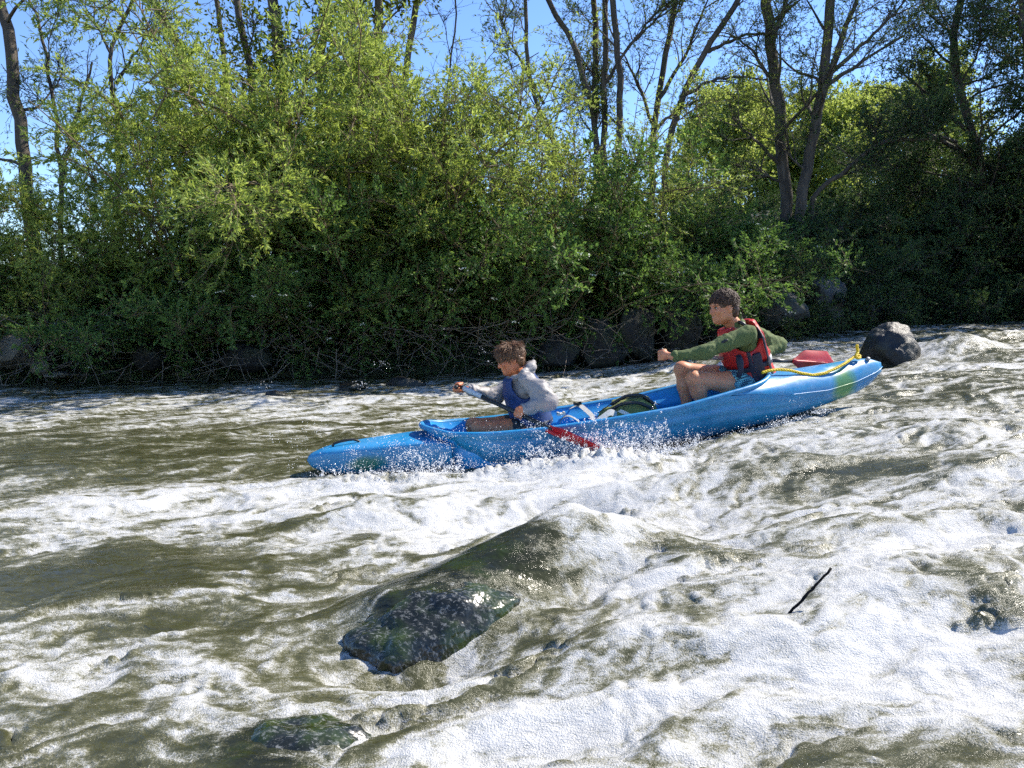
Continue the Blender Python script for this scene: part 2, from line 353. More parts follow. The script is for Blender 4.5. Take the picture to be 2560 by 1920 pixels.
def river_mat():
    m, nt, b = newmat('river_water'); co = coords(nt)
    at_ = N(nt, 'ShaderNodeAttribute', _attribute_name='foam'); ar = N(nt, 'ShaderNodeAttribute', _attribute_name='stone')
    wv = N(nt, 'ShaderNodeVectorMath', _operation='ADD'); nt.links.new(co, wv.inputs[0])
    nn = N(nt, 'ShaderNodeTexNoise', Scale=7, Detail=4); nt.links.new(co, nn.inputs['Vector'])
    sc = N(nt, 'ShaderNodeVectorMath', _operation='SCALE', Scale=0.16); nt.links.new(nn.outputs['Color'], sc.inputs[0]); nt.links.new(sc.outputs[0], wv.inputs[1])
    mp = N(nt, 'ShaderNodeMapping'); mp.inputs['Rotation'].default_value = (0, 0, -0.40); mp.inputs['Scale'].default_value = (0.28, 1.0, 0.6); nt.links.new(wv.outputs[0], mp.inputs[0])
    n2 = noise(nt, mp.outputs[0], 9, 6, 0.66, 0.3); n3 = noise(nt, mp.outputs[0], 34, 6, 0.7, 0.3)
    n1 = noise(nt, co, 210, 3, 0.6); n0 = noise(nt, co, 60, 4, 0.65)
    def term(f, n, k): return mth(nt, 'ADD', f, mth(nt, 'MULTIPLY', mth(nt, 'SUBTRACT', n, 0.5), k))
    f = term(term(term(at_.outputs['Fac'], n2, 0.70), n3, 1.0), n0, 0.45)
    f = mth(nt, 'ADD', f, mth(nt, 'MULTIPLY', mth(nt, 'SUBTRACT', n1, 0.5), 0.75), clamp=True)
    col = ramp(nt, f, [(0.0, (0.038, 0.039, 0.017)), (0.24, (0.062, 0.062, 0.030)), (0.38, (0.120, 0.118, 0.072)), (0.48, (0.20, 0.197, 0.152)), (0.58, (0.355, 0.355, 0.32)), (0.82, (0.54, 0.54, 0.52))])
    st = ramp(nt, noise(nt, co, 8, 7, 0.65), [(0.35, (0.006, 0.008, 0.006)), (0.5, (0.015, 0.018, 0.009)), (0.64, (0.020, 0.030, 0.006))])
    mx = N(nt, 'ShaderNodeMix', _data_type='RGBA'); k = mth(nt, 'MULTIPLY', ar.outputs['Fac'], mth(nt, 'SUBTRACT', 1.35, mth(nt, 'MULTIPLY', f, 2.0), clamp=True), clamp=True)
    nt.links.new(k, mx.inputs['Factor']); nt.links.new(col, mx.inputs['A']); nt.links.new(st, mx.inputs['B']); nt.links.new(mx.outputs['Result'], b.inputs['Base Color'])
    nt.links.new(mth(nt, 'MULTIPLY_ADD', f, 0.34, 0.15), b.inputs['Roughness'])
    b.inputs['IOR'].default_value = 1.33
    h = mth(nt, 'ADD', mth(nt, 'MULTIPLY', n1, 0.8), mth(nt, 'ADD', mth(nt, 'ADD', mth(nt, 'MULTIPLY', n3, 1.3), mth(nt, 'MULTIPLY', n0, 0.3)), mth(nt, 'MULTIPLY', f, 0.5)))
    rip = mth(nt, 'ADD', mth(nt, 'MULTIPLY', noise(nt, mp.outputs[0], 16, 3, 0.5, 0.4), 2.2), mth(nt, 'MULTIPLY', noise(nt, co, 45, 2, 0.5), 0.35))
    hm = N(nt, 'ShaderNodeMix'); nt.links.new(f, hm.inputs['Factor']); nt.links.new(rip, hm.inputs['A']); nt.links.new(h, hm.inputs['B'])
    bump(nt, b, hm.outputs['Result'], 0.75, 0.0095)
    return m
M['river'] = river_mat()
river()
# ------------------------------------------------------------------ plants
UPV = A([0, 0, 1.0])
def rand_unit(r, n):
    return unit(r.normal(size=(n, 3)))
def curve(p, d, length, r, n=8, up=0.0, wob=0.15):
    """a wandering stem: start, direction, length, pull upwards (or down when negative)"""
    pts = [np.asarray(p, float)]; d = unit(d); st = length / (n - 1)
    for i in range(n - 1):
        d = unit(d + r.normal(size=3) * wob + UPV * up * (i + 1) / n); pts.append(pts[-1] + d * st)
    return A(pts)
def poly_at(pts, t):
    i = np.clip(t, 0, 0.9999) * (len(pts) - 1); k = i.astype(int); f = (i - k)[:, None]
    return pts[k] * (1 - f) + pts[k + 1] * f, unit(pts[k + 1] - pts[k])
def twigs(mb, P, T, length, r, spread=0.9, droop=-0.15, n=4, rad=0.004, tint=0.5, sides=3):
    """many fine twigs at once; returns node positions (m, n, 3)"""
    m = len(P); d = unit(T * (1 - spread) + rand_unit(r, m) * spread + UPV * 0.2)
    L = length * r.uniform(0.6, 1.3, m); nodes = [P]
    for i in range(n - 1):
        d = unit(d + r.normal(size=(m, 3)) * 0.18 + UPV * droop); nodes.append(nodes[-1] + d * (L / (n - 1))[:, None])
    nd = np.stack(nodes, 1)
    ref = unit(np.cross(nd[:, -1] - nd[:, 0], rand_unit(r, m))); ref2 = unit(np.cross(nd[:, -1] - nd[:, 0], ref))
    a = np.arange(sides) * 2 * math.pi / sides
    ring = np.cos(a)[None, :, None] * ref[:, None] + np.sin(a)[None, :, None] * ref2[:, None]
    rr = np.linspace(1, 0.35, n) * rad
    v = nd[:, :, None] + rr[None, :, None, None] * ring[:, None]
    base = np.arange(m)[:, None, None] * n * sides + np.arange(n - 1)[None, :, None] * sides; j = np.arange(sides)[None, None]
    k = (j + 1) % sides
    q = np.stack([base + j, base + k, base + sides + k, base + sides + j], -1).reshape(-1, 4)
    mb.add(v.reshape(-1, 3), q, None, tint); return nd
def leaves(mb, P, D, r, length, width, curl=0.12, tint=(0, 1)):
    """lance or oval blades: base point, direction"""
    m = len(P); D = unit(D); S = unit(np.cross(D, rand_unit(r, m))); Nn = np.cross(S, D)
    L = (length * r.uniform(0.6, 1.25, m))[:, None]; W = (width * r.uniform(0.7, 1.2, m))[:, None]
    v = np.stack([P, P + D * L * 0.45 + S * W / 2 + Nn * L * curl, P + D * L, P + D * L * 0.45 - S * W / 2 + Nn * L * curl], 1)
    q = np.arange(m * 4).reshape(m, 4)
    tn = np.clip(r.normal(sum(tint) / 2, (tint[1] - tint[0]) * 0.28, m), 0, 1)
    mb.add(v.reshape(-1, 3), q, None, np.repeat(tn, 4))
def dress(mb, nd, r, per, length, width, fwd=0.55, tint=(0, 1), tipbias=0.5):
    """leaves along twig nodes, most near the tips"""
    m, n = nd.shape[:2]
    t = r.uniform(0, 1, (m, per)) ** tipbias
    i = np.clip(t, 0, 0.999) * (n - 1); k = i.astype(int); f = (i - k)[..., None]; mm = np.arange(m)[:, None]
    P = nd[mm, k] * (1 - f) + nd[mm, k + 1] * f; T = unit(nd[mm, k + 1] - nd[mm, k])
    D = T * fwd + rand_unit(r, m * per).reshape(m, per, 3) * (1 - fwd) * 1.1
    tw = np.repeat(r.uniform(-0.25, 0.25, m), per)
    leaves(mb, P.reshape(-1, 3), D.reshape(-1, 3), r, length, width, tint=tint)

def shrub_meshes(seed, h, nstem, lean, nbr, ntw, per, ll, lw, flowers=0, spread=0.5, low=0.12, twl=0.42, droop=-0.12):
    """one shrub around the origin: stems mesh, foliage mesh, flower mesh"""
    r = np.random.default_rng(seed); st = MB(); fo = MB(); fl = MB(); BP = []; BT = []
    for i in range(nstem):
        az = 2 * math.pi * (i + r.uniform(-.3, .3)) / nstem; le = lean * r.uniform(0.25, 1.15)
        d = A([math.cos(az) * math.sin(le), math.sin(az) * math.sin(le), math.cos(le)])
        L = h * r.uniform(0.75, 1.12) / max(math.cos(le), 0.62)
        p = curve(A([math.cos(az), math.sin(az), 0]) * spread * r.uniform(0.1, 1), d, L, r, 11, droop, 0.10)
        st.tube(p, np.linspace(0.028, 0.006, 11) * (h / 4), 5, False)
        tb = np.sort(r.uniform(low, 1.0, nbr)); Pb, Tb = poly_at(p, tb)
        for j in range(nbr):
            q = curve(Pb[j], Tb[j] * 0.55 + rand_unit(r, 1)[0] * 0.75 + UPV * 0.15, h * r.uniform(0.16, 0.36) * (1.2 - 0.5 * tb[j]), r, 7, droop * 0.8, 0.16)
            st.tube(q, np.linspace(0.011, 0.003, 7) * (h / 4), 3, False); BP.append(q)
    BP = A(BP); m = len(BP)
    k = r.integers(0, m, ntw); t = r.uniform(0.1, 1, ntw); i = np.clip(t, 0, .999) * 6; a = i.astype(int); f = (i - a)[:, None]
    P = BP[k, a] * (1 - f) + BP[k, a + 1] * f; T = unit(BP[k, a + 1] - BP[k, a])
    nd = twigs(st, P, T, twl * h / 4, r, 0.55, droop * 0.6, 4, 0.0042)
    dress(fo, nd, r, per, ll, lw)
    if flowers:
        kk = r.choice(ntw, flowers, False); C = nd[kk, -1]
        for c in C:                                                    # flat heads of tiny florets
            g = c + r.normal(size=(14, 3)) * A([.03, .03, .008]); leaves(fl, g, r.normal(size=(14, 3)) + UPV, r, .022, .02)
    return st.mesh('stems'), fo.mesh('foliage', False), (fl.mesh('flowers', False) if flowers else None)

def place_shrub(name, meshes, mats, x, y, rz, sc, label, cat, group, sink=0.1, lean=(0, 0)):
    z = float(ground_z(A(x), A(y))) - sink
    e = empty(name, (x, y, z), rz, sc); e.rotation_euler = (lean[0], lean[1], rz)
    for nm, me, mt in zip(('stems', 'foliage', 'flowers'), meshes, mats):
        if me is None: continue
        if not me.materials: me.materials.append(mt)
        o = bpy.data.objects.new(nm, me); COL.objects.link(o); local(o, e)
        if nm == 'flowers': o['kind'] = 'stuff'
    tag(e, label, cat, group); return e

WIL = [shrub_meshes(100 + i, 4.0, 14, math.radians(37), 15, 3100, 22, 0.085, 0.020) for i in range(3)]
DOG = [shrub_meshes(200 + i, 2.0, 13, math.radians(62), 12, 2100, 15, 0.062, 0.032, 60 if i < 2 else 25, 0.4, 0.05, 0.7, -0.10) for i in range(3)]
SPA = [shrub_meshes(300 + i, 4.2, 11, math.radians(40), 16, 1900, 13, 0.055, 0.024, 30) for i in range(2)]     # the thin pale shrubs the sky shows through
LOW = [shrub_meshes(400 + i, 1.2, 14, math.radians(66), 9, 900, 16, 0.07, 0.022, 0, 0.5, 0.03, 0.9, -0.08) for i in range(2)]
WMAT = (M['twig'], M['willow']); DMAT = (M['twig'], M['dogwood'], M['flower']); KMAT = (M['bark'], M['darkleaf'], M['flower'])

def row():
    # tall willow shrubs of the left and middle bank: photo x of the middle, distance behind the water's edge, height, label
    W = [(-330, .9, 2.4, 'willow shrub cut off by the left edge of the picture at the bank'),
         (110, .7, 2.5, 'low willow shrub above the pale rocks at the left'),
         (360, 1.6, 2.5, 'feathery willow shrub beside the thin forked trunk at the left'),
         (560, 1.3, 4.3, 'bright green willow shrub, the tallest and fullest at the left'),
         (760, 2.0, 4.9, 'tall willow shrub in front of the trunks hung with young leaves'),
         (880, 1.8, 4.3, 'yellow green willow shrub leaning over the dark tangle of twigs'),
         (1040, 1.7, 4.3, 'olive willow shrub left of the gap where sky shows through')]
    for i, (px, db, h, lb) in enumerate(W):
        k = (px - 1280) / FPX; y = 11.0
        for _ in range(6): y = float(bank_y(k * y)) + db
        place_shrub('willow_shrub', WIL[i % 3], WMAT, k * y, y, i * 2.1 + (.4 if i < 4 else 2.2), h / 4.0, lb, 'shrub', 'willow shrubs on the far bank', lean=(0.05 if i < 3 else -0.04, 0))
    S = [(1140, 1.6, 4.0, 'thin pale shrub with sky showing through, left of the boy'),
         (1300, 1.5, 3.7, 'thin pale shrub with brown stems straight above the boy'),
         (1460, 1.8, 3.5, 'thin pale shrub at the foot of the three close trunks'),
         (1610, 1.9, 2.3, 'thin pale shrub below the leaning forked trunks')]
    for i, (px, db, h, lb) in enumerate(S):
        k = (px - 1280) / FPX; y = 11.0
        for _ in range(6): y = float(bank_y(k * y)) + db
        place_shrub('flowering_shrub', SPA[i % 2], (M['twig'], M['willow'], M['flower']), k * y, y, i * 1.7, h / 4.2, lb, 'shrub', 'thin flowering shrubs on the crest')
    D = [(30, .55, 1.3, 'low dark shrub over the pale rocks at the left edge'),
         (260, .5, 1.6, 'low leafy shrub overhanging the calm dark water at the left'),
         (470, .45, 1.9, 'dark leafy shrub drooping to the bare twigs at the left'),
         (650, .5, 1.8, 'low dark shrub below the brightest willow'),
         (840, .45, 2.0, 'dense dogwood drooping over the water left of the boy'),
         (1010, .5, 2.3, 'dogwood dotted with white flower heads left of the boy'),
         (1180, .6, 2.4, 'dogwood with white flower heads straight behind the boy'),
         (1340, .5, 2.3, 'dogwood with bright leaf tufts just right of the boy'),
         (1500, .7, 2.5, 'dark dogwood between the boy and the teenager'),
         (1640, .8, 2.3, 'dark dogwood behind the stretched arm of the teenager'),
         (1760, 1.0, 1.9, 'shaded dogwood behind the head of the teenager'),
         (1560, 2.2, 1.6, 'upper dogwood on the slope below the leaning trunks'),
         (1720, 2.4, 1.2, 'upper shaded dogwood left of the two thick trunks'),
         (1250, 1.9, 2.4, 'upper dogwood on the slope behind the boy')]
    for i, (px, db, h, lb) in enumerate(D):
        k = (px - 1280) / FPX; y = 11.0
        for _ in range(6): y = float(bank_y(k * y)) + db + (.42 if db < 1.1 else 0)
        place_shrub('dogwood_shrub', DOG[i % 3], DMAT, k * y, y, i * 1.3, (h / 2.0, h / 2.0, h / 2.0 * 0.95), lb, 'shrub', 'dogwood shrubs along the water', lean=(0.16, 0))
    L = [(1880, .7, 1.3, 'low shaded bush on the bank over the grey boulders'), (2010, 1.1, 1.4, 'shaded bush on the slope below the left thick trunk'),
         (2130, .9, 1.3, 'shaded bush right above the grey boulders'), (1900, 2.4, 1.3, 'bush on the slope left of the two thick trunks'),
         (2060, 2.9, 1.1, 'bush at the foot of the two thick trunks'), (2220, 2.3, 1.6, 'dark bush on the slope right of the thick trunks'),
         (2290, .8, 1.9, 'dark overhanging bush behind the dark boulder'), (2420, 1.0, 2.4, 'deep shade bush on the right bank'),
         (2560, 1.2, 2.7, 'deep shade bush at the right edge of the picture'), (2380, 2.6, 2.8, 'tall dark bush below the spreading tree'), (2510, 3.0, 3.4, 'tallest dark bush in the right corner of the bank'),
         (1990, .5, .9, 'small hanging bush between two grey boulders'), (2730, 1.4, 2.8, 'dark bush past the right edge of the picture'),
         (1940, .15, .9, 'low bush trailing over the leftmost grey boulder'), (2090, .2, 1.0, 'low bush trailing over the tall grey boulder'), (2180, .1, .9, 'low bush trailing to the water behind the dark boulder'), (2300, .15, 1.2, 'low bush hanging to the water right of the dark boulder'), (2400, .15, 1.3, 'low dark bush at the waterline in the shade at the right'), (2500, .2, 1.4, 'low dark bush at the waterline near the right edge'), (2600, .2, 1.4, 'low dark bush at the waterline past the right edge')]
    for i, (px, db, h, lb) in enumerate(L):
        k = (px - 1280) / FPX; y = 15.0
        for _ in range(8): y = float(bank_y(k * y)) + db
        src, s0 = (LOW[i % 2], 1.2) if h < 1.8 else (DOG[2], 2.0)
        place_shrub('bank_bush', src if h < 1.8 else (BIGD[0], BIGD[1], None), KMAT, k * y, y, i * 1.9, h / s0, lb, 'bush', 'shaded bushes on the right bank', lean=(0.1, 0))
BIGD = tuple(m.copy() if m else None for m in DOG[2])
row()

# ------------------------------------------------------------------ trees on the crest
def tree(label, trunk, r0, r1, seed, crown='treeleaf', bark='bark', nlimb=9, limb=2.4, ntw=700, per=9, ll=0.075, lw=0.022, extra=(), start=0.25, droop=0.02, twl=0.5, group='trees on the crest', name='tree', updir=0.5, ext=3.5):
    """trunk: surveyed points from the base up; goes on above the picture by ext metres"""
    r = np.random.default_rng(seed); tr = MB(); cr = MB()
    pts = A(trunk, float); d = unit(pts[-1] - pts[-2]); d = unit(d + UPV * 0.25)
    pts = np.vstack([pts, pts[-1] + d * ext * 0.5 + r.normal(size=3) * .12, pts[-1] + d * ext + r.normal(size=3) * .2])
    z0 = float(ground_z(A(pts[0][0]), A(pts[0][1]))); 
    base = pts[0].copy(); base[2] = min(z0 - 0.15, base[2]); pts = np.vstack([base, pts]) if base[2] < pts[0][2] - 0.05 else pts
    # resample smoothly
    s = np.concatenate([[0], np.cumsum(np.linalg.norm(np.diff(pts, axis=0), axis=1))]); t = np.linspace(0, s[-1], 22)
    P = np.stack([np.interp(t, s, pts[:, i]) for i in range(3)], 1); P[1:-1] = (P[:-2] + 2 * P[1:-1] + P[2:]) / 4
    P[2:-1] += r.normal(size=(19, 3)) * 0.02
    tt = np.linspace(0, 1, 22); rad = r0 + (r1 - r0) * tt ** 0.8; rad[0] *= 1.25
    rad = rad * .78; tr.tube(P, rad, 9)
    BR = []
    for e0, pl, er in extra:                                            # forks seen in the photograph
        pl = A(pl, float); ss = np.concatenate([[0], np.cumsum(np.linalg.norm(np.diff(pl, axis=0), axis=1))]); t2 = np.linspace(0, ss[-1], 12)
        Q = np.stack([np.interp(t2, ss, pl[:, i]) for i in range(3)], 1); Q[1:-1] = (Q[:-2] + 2 * Q[1:-1] + Q[2:]) / 4; Q[1:] += r.normal(size=(11, 3)) * 0.015
        tr.tube(Q, np.linspace(er, er * 0.35, 12), 6, False)
        for j in range(7):
            p, T = poly_at(Q, A([r.uniform(0.25, 1)])); BR.append(curve(p[0], T[0] + rand_unit(r, 1)[0] * .8 + UPV * .2, r.uniform(.6, 1.4), r, 8, droop, .15)); tr.tube(BR[-1], np.linspace(.018, .005, 8), 4, False)
        if e0: BR.append(Q[4:])
    tl = np.sort(r.uniform(start, 1.0, nlimb)); Pl, Tl = poly_at(P, tl)
    for j in range(nlimb):
        az = r.uniform(0, 2 * math.pi); o = A([math.cos(az), math.sin(az), 0])
        L = limb * r.uniform(0.5, 1.2) * (1.15 - 0.6 * tl[j])
        q = curve(Pl[j], o * (1 - updir * .6) + UPV * updir + Tl[j] * .2, L, r, 10, 0.10, 0.13)
        tr.tube(q, np.linspace(max(0.012, rad[int(tl[j] * 21)] * 0.35), 0.007, 10), 5, False); BR.append(q)
        for b in range(4):
            p, T = poly_at(q, A([r.uniform(.2, .95)])); w = curve(p[0], T[0] * .7 + rand_unit(r, 1)[0] * .8, L * r.uniform(.25, .5), r, 8, droop, .16)
            tr.tube(w, np.linspace(.012, .004, 8), 3, False); BR.append(w)
    k = r.integers(0, len(BR), ntw); t = r.uniform(0.15, 1, ntw)
    PP = np.zeros((ntw, 3)); TT = np.zeros((ntw, 3))
    for b in range(len(BR)):
        mm = k == b
        if mm.any(): PP[mm], TT[mm] = poly_at(BR[b], t[mm])
    nd = twigs(tr, PP, TT, twl, r, 0.6, droop - .05, 4, 0.005)
    if per: dress(cr, nd, r, per, ll, lw, 0.5, tipbias=0.45)
    b0 = P[0].copy()
    e = empty(name, b0)
    tr.v = [v - b0 for v in tr.v]; local(tr.build('trunk', M[bark]), e)
    if per: cr.v = [v - b0 for v in cr.v]; local(cr.build('crown', M[crown], smooth=False), e)
    tag(e, label, 'tree', group); return e
def ln(Y, *pp): return [at(x, y, Y) for x, y in pp]

tree('thick dark leaning trunk at the left edge with drooping willow leaves', ln(14.5, (88, 640), (70, 520), (55, 330), (25, 130), (0, 0)), .17, .10, 1, nlimb=9, limb=2.6, ntw=480, per=10, ll=.085, lw=.018, start=.1, droop=-.12, updir=.2)
tree('thin forked trunk right of the leaning left trunk', ln(15, (150, 600), (155, 470), (145, 330), (112, 120)), .07, .03, 2, nlimb=6, limb=1.5, ntw=220, per=9, extra=[(1, ln(15, (155, 460), (180, 340), (205, 240), (232, 155)), .05)], start=.3, ext=1.0)
tree('bare twisted dead tree against the sky at the left', ln(15.5, (290, 420), (300, 330), (285, 230), (272, 110), (320, 35)), .08, .04, 3, nlimb=7, limb=1.2, ntw=160, per=0, extra=[(1, ln(15.5, (275, 130), (240, 60), (205, 0)), .03), (1, ln(15.5, (290, 210), (335, 140), (380, 60)), .035)], start=.35, ext=.8)
tree('trunk leaning left, first of the leafy middle row', ln(17, (500, 320), (470, 180), (420, 60), (378, 0)), .13, .09, 4, crown='maple', nlimb=8, limb=2, ntw=520, per=6, ll=.09, lw=.05, start=.05)
tree('slim dark trunk second in the leafy middle row', ln(17.5, (575, 300), (560, 120), (545, 0)), .09, .06, 5, crown='maple', nlimb=9, limb=1.7, ntw=480, per=6, ll=.09, lw=.05, start=.05)
tree('dark trunk with a slight bend, third in the leafy middle row', ln(17, (640, 300), (625, 160), (600, 60), (590, 0)), .12, .08, 6, crown='maple', nlimb=9, limb=1.7, ntw=480, per=6, ll=.09, lw=.05, start=.05)
tree('thickest dark trunk of the leafy middle row', ln(16.5, (715, 320), (705, 180), (690, 60), (682, 0)), .17, .13, 7, crown='maple', nlimb=9, limb=2, ntw=520, per=8, ll=.10, lw=.055, start=.05)
tree('sunlit tan trunk in a close pair, the left one', ln(17, (805, 280), (800, 120), (820, 0)), .12, .09, 8, crown='maple', bark='litbark', nlimb=9, limb=1.7, ntw=480, per=8, ll=.10, lw=.055, start=.05, extra=[(0, ln(17, (800, 190), (840, 90), (872, 0)), .07)])
tree('slim sunlit trunk between the two thicker sunlit trunks', ln(16, (885, 290), (882, 150), (878, 0)), .055, .04, 9, crown='maple', bark='litbark', nlimb=8, limb=1.3, ntw=420, per=8, ll=.10, lw=.06, start=.05)
tree('straight thick sunlit trunk hung with young yellow leaves', ln(16.5, (945, 300), (942, 150), (950, 0)), .14, .11, 10, crown='maple', bark='litbark', nlimb=9, limb=1.8, ntw=480, per=8, ll=.10, lw=.06, start=.05)
tree('trunk leaning right at the end of the leafy middle row', ln(17, (1000, 300), (1018, 130), (1045, 0)), .11, .08, 11, crown='maple', bark='litbark', nlimb=8, limb=1.9, ntw=420, per=8, ll=.10, lw=.06, start=.05)
tree('bare sapling right of the leafy middle row against the sky', ln(17.5, (1110, 300), (1120, 190), (1140, 90), (1135, 0)), .035, .02, 12, nlimb=12, limb=1.5, ntw=300, per=1, start=.1, updir=.6)
tree('slender leafy tree standing alone against the sky', ln(18, (1385, 330), (1320, 230), (1318, 120), (1310, 0)), .075, .05, 13, nlimb=12, limb=1.8, ntw=820, per=11, start=.15, updir=.65, extra=[(1, ln(18, (1360, 260), (1300, 150), (1255, 60), (1240, 0)), .04)])
tree('trunk curving left, outermost of the close group of four', ln(18, (1500, 390), (1482, 280), (1445, 130), (1400, 50), (1365, 0)), .10, .07, 14, nlimb=8, limb=1.8, ntw=520, per=12, start=.25, updir=.6)
tree('straight trunk second from the left in the close group of four', ln(18.3, (1490, 380), (1488, 200), (1486, 0)), .10, .08, 15, nlimb=7, limb=1.8, ntw=480, per=12, start=.3, updir=.6, extra=[(0, ln(18.3, (1492, 230), (1478, 170)), .05)])
tree('straight trunk third from the left in the close group of four', ln(18, (1512, 380), (1510, 200), (1512, 0)), .10, .08, 16, nlimb=7, limb=1.8, ntw=480, per=12, start=.3, updir=.6, extra=[(1, ln(18, (1512, 210), (1560, 130), (1620, 70), (1680, 0)), .045)])
tree('trunk with a bend at the right of the close group of four', ln(17.6, (1546, 380), (1548, 200), (1545, 110), (1530, 0)), .11, .08, 17, nlimb=7, limb=1.8, ntw=480, per=12, start=.3, updir=.6, extra=[(1, ln(17.6, (1548, 150), (1600, 80), (1670, 0)), .04)])
tree('leaning trunk forking low, left one of the slanting pair', ln(18.5, (1628, 380), (1640, 280), (1662, 140), (1692, 0)), .115, .07, 18, nlimb=8, limb=2.0, ntw=560, per=10, start=.3, updir=.6, extra=[(1, ln(18.5, (1636, 320), (1600, 220), (1560, 130)), .05), (1, ln(18.5, (1645, 250), (1720, 130), (1770, 0)), .06)])
tree('strongly slanting trunk with spreading side boughs', ln(18, (1662, 380), (1700, 250), (1760, 130), (1850, 0)), .115, .07, 19, nlimb=7, limb=2.0, ntw=620, per=10, start=.35, updir=.55, extra=[(1, ln(18, (1715, 235), (1790, 195), (1860, 190)), .05), (1, ln(18, (1770, 130), (1850, 90), (1930, 80)), .05), (1, ln(18, (1640, 320), (1690, 275), (1740, 250)), .045)])
tree('left one of the two thick rough trunks on the crest', ln(18, (1968, 505), (1955, 380), (1938, 200), (1925, 60), (1918, 0)), .185, .14, 20, nlimb=8, limb=2.6, ntw=760, per=10, start=.3, updir=.4, extra=[(1, ln(18, (1940, 220), (1880, 120), (1830, 90)), .05), (0, ln(18, (1948, 410), (1890, 350), (1828, 295)), .05), (1, ln(18, (1930, 100), (1960, 30), (1975, -40)), .09), (0, ln(18, (1955, 455), (1915, 440), (1890, 410)), .03)])
tree('right one of the two thick rough trunks, forking above', ln(17.6, (2000, 510), (2020, 420), (2045, 280), (2065, 120), (2078, 0)), .18, .11, 21, nlimb=8, limb=2.8, ntw=900, per=10, start=.3, updir=.4, extra=[(1, ln(17.6, (2052, 250), (2090, 140), (2125, 40), (2160, -40)), .10), (1, ln(17.6, (2070, 210), (2160, 150), (2260, 90)), .06), (1, ln(17.6, (2080, 180), (2180, 90), (2270, 0)), .06), (0, ln(17.6, (2015, 430), (1975, 390), (1960, 360)), .03)])
tree('low bough slanting right from the foot of the thick trunks', ln(17.8, (2030, 490), (2110, 430), (2170, 375), (2205, 355), (2300, 350)), .09, .05, 22, crown='darkleaf', nlimb=8, limb=1.6, ntw=800, per=12, start=.3, ext=1.2, updir=.3)
# the spreading dark trees of the right
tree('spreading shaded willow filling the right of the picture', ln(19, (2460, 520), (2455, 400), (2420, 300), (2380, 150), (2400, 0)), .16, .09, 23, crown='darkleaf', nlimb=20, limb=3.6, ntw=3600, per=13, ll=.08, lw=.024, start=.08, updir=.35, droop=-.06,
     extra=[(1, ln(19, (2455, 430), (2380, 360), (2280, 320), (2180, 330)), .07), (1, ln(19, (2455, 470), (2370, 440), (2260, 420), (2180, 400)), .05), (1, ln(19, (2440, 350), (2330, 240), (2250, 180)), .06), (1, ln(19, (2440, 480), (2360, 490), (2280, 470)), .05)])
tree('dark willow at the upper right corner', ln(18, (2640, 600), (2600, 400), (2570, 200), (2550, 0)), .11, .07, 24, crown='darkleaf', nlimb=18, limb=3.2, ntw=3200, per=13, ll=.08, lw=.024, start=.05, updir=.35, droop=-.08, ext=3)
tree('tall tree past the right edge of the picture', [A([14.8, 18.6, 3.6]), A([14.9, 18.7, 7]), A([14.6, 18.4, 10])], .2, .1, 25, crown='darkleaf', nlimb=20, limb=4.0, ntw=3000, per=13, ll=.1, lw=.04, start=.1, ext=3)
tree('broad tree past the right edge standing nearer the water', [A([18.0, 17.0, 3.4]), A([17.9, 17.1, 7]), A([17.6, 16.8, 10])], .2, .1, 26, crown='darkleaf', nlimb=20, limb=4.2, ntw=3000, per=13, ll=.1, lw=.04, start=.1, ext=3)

tree('leafy tree upstream past the right edge of the picture', [A([21.5, 15.6, 3.4]), A([21.4, 15.7, 7]), A([21.2, 15.4, 10.5])], .2, .1, 27, crown='darkleaf', nlimb=20, limb=4.2, ntw=3000, per=13, ll=.11, lw=.05, start=.1, ext=3)
# pale sunlit wood far behind the crest
def far_wood():
    spots = [(1790, 40, 250), (1850, 36, 290), (1905, 44, 265), (1965, 38, 300), (2030, 42, 275), (2090, 36, 300), (2150, 44, 270), (2215, 40, 260), (2290, 42, 230), (2370, 38, 200), (1740, 46, 330)]
    lab = ['pale birch leftmost of the sunlit wood', 'pale tree low behind the bough of the left thick trunk', 'pale tree just left of the thick trunks', 'pale tree directly behind the left thick trunk', 'pale tree seen between the two thick trunks', 'pale tree right of the right thick trunk', 'pale tree behind the slanting low bough', 'pale tree seen through the shaded willow', 'sunlit tree deep behind the shaded willow', 'sunlit tree behind the dark crown at the right', 'small pale tree at the left end of the sunlit wood']
    for i, (px, Y, py) in enumerate(spots):
        top = at(px, py, Y); g = 2.6; h = top[2] - g
        b = A([top[0], Y, g])
        tree(lab[i], [b, b + A([.2, 0, h * .35]), b + A([.1, .1, h * .7])], .10, .05, 500 + i, crown='farleaf', nlimb=22, limb=3.2, ntw=1900, per=10, ll=.17, lw=.10, start=.12, ext=h * .3, updir=.5, twl=.8, group='pale trees beyond the crest', name='far_tree')
far_wood()

# low green cover on the bank
def cover():
    r = np.random.default_rng(77); mb = MB(); n = 9000
    x = r.uniform(-13, 17, n); d = np.abs(r.normal(0, 1.8, n)) + .1; y = bank_y(x) + d
    z = ground_z(x, y); P = np.stack([x, y, z], 1)
    nd = twigs(mb, P, np.tile(UPV, (n, 1)), .28, r, .45, 0, 3, .003)
    lf = MB(); dress(lf, nd, r, 6, .075, .03)
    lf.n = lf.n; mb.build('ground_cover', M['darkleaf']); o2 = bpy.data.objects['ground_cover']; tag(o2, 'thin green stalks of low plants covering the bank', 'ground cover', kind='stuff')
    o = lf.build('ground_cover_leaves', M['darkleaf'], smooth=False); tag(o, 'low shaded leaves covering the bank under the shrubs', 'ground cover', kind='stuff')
cover()
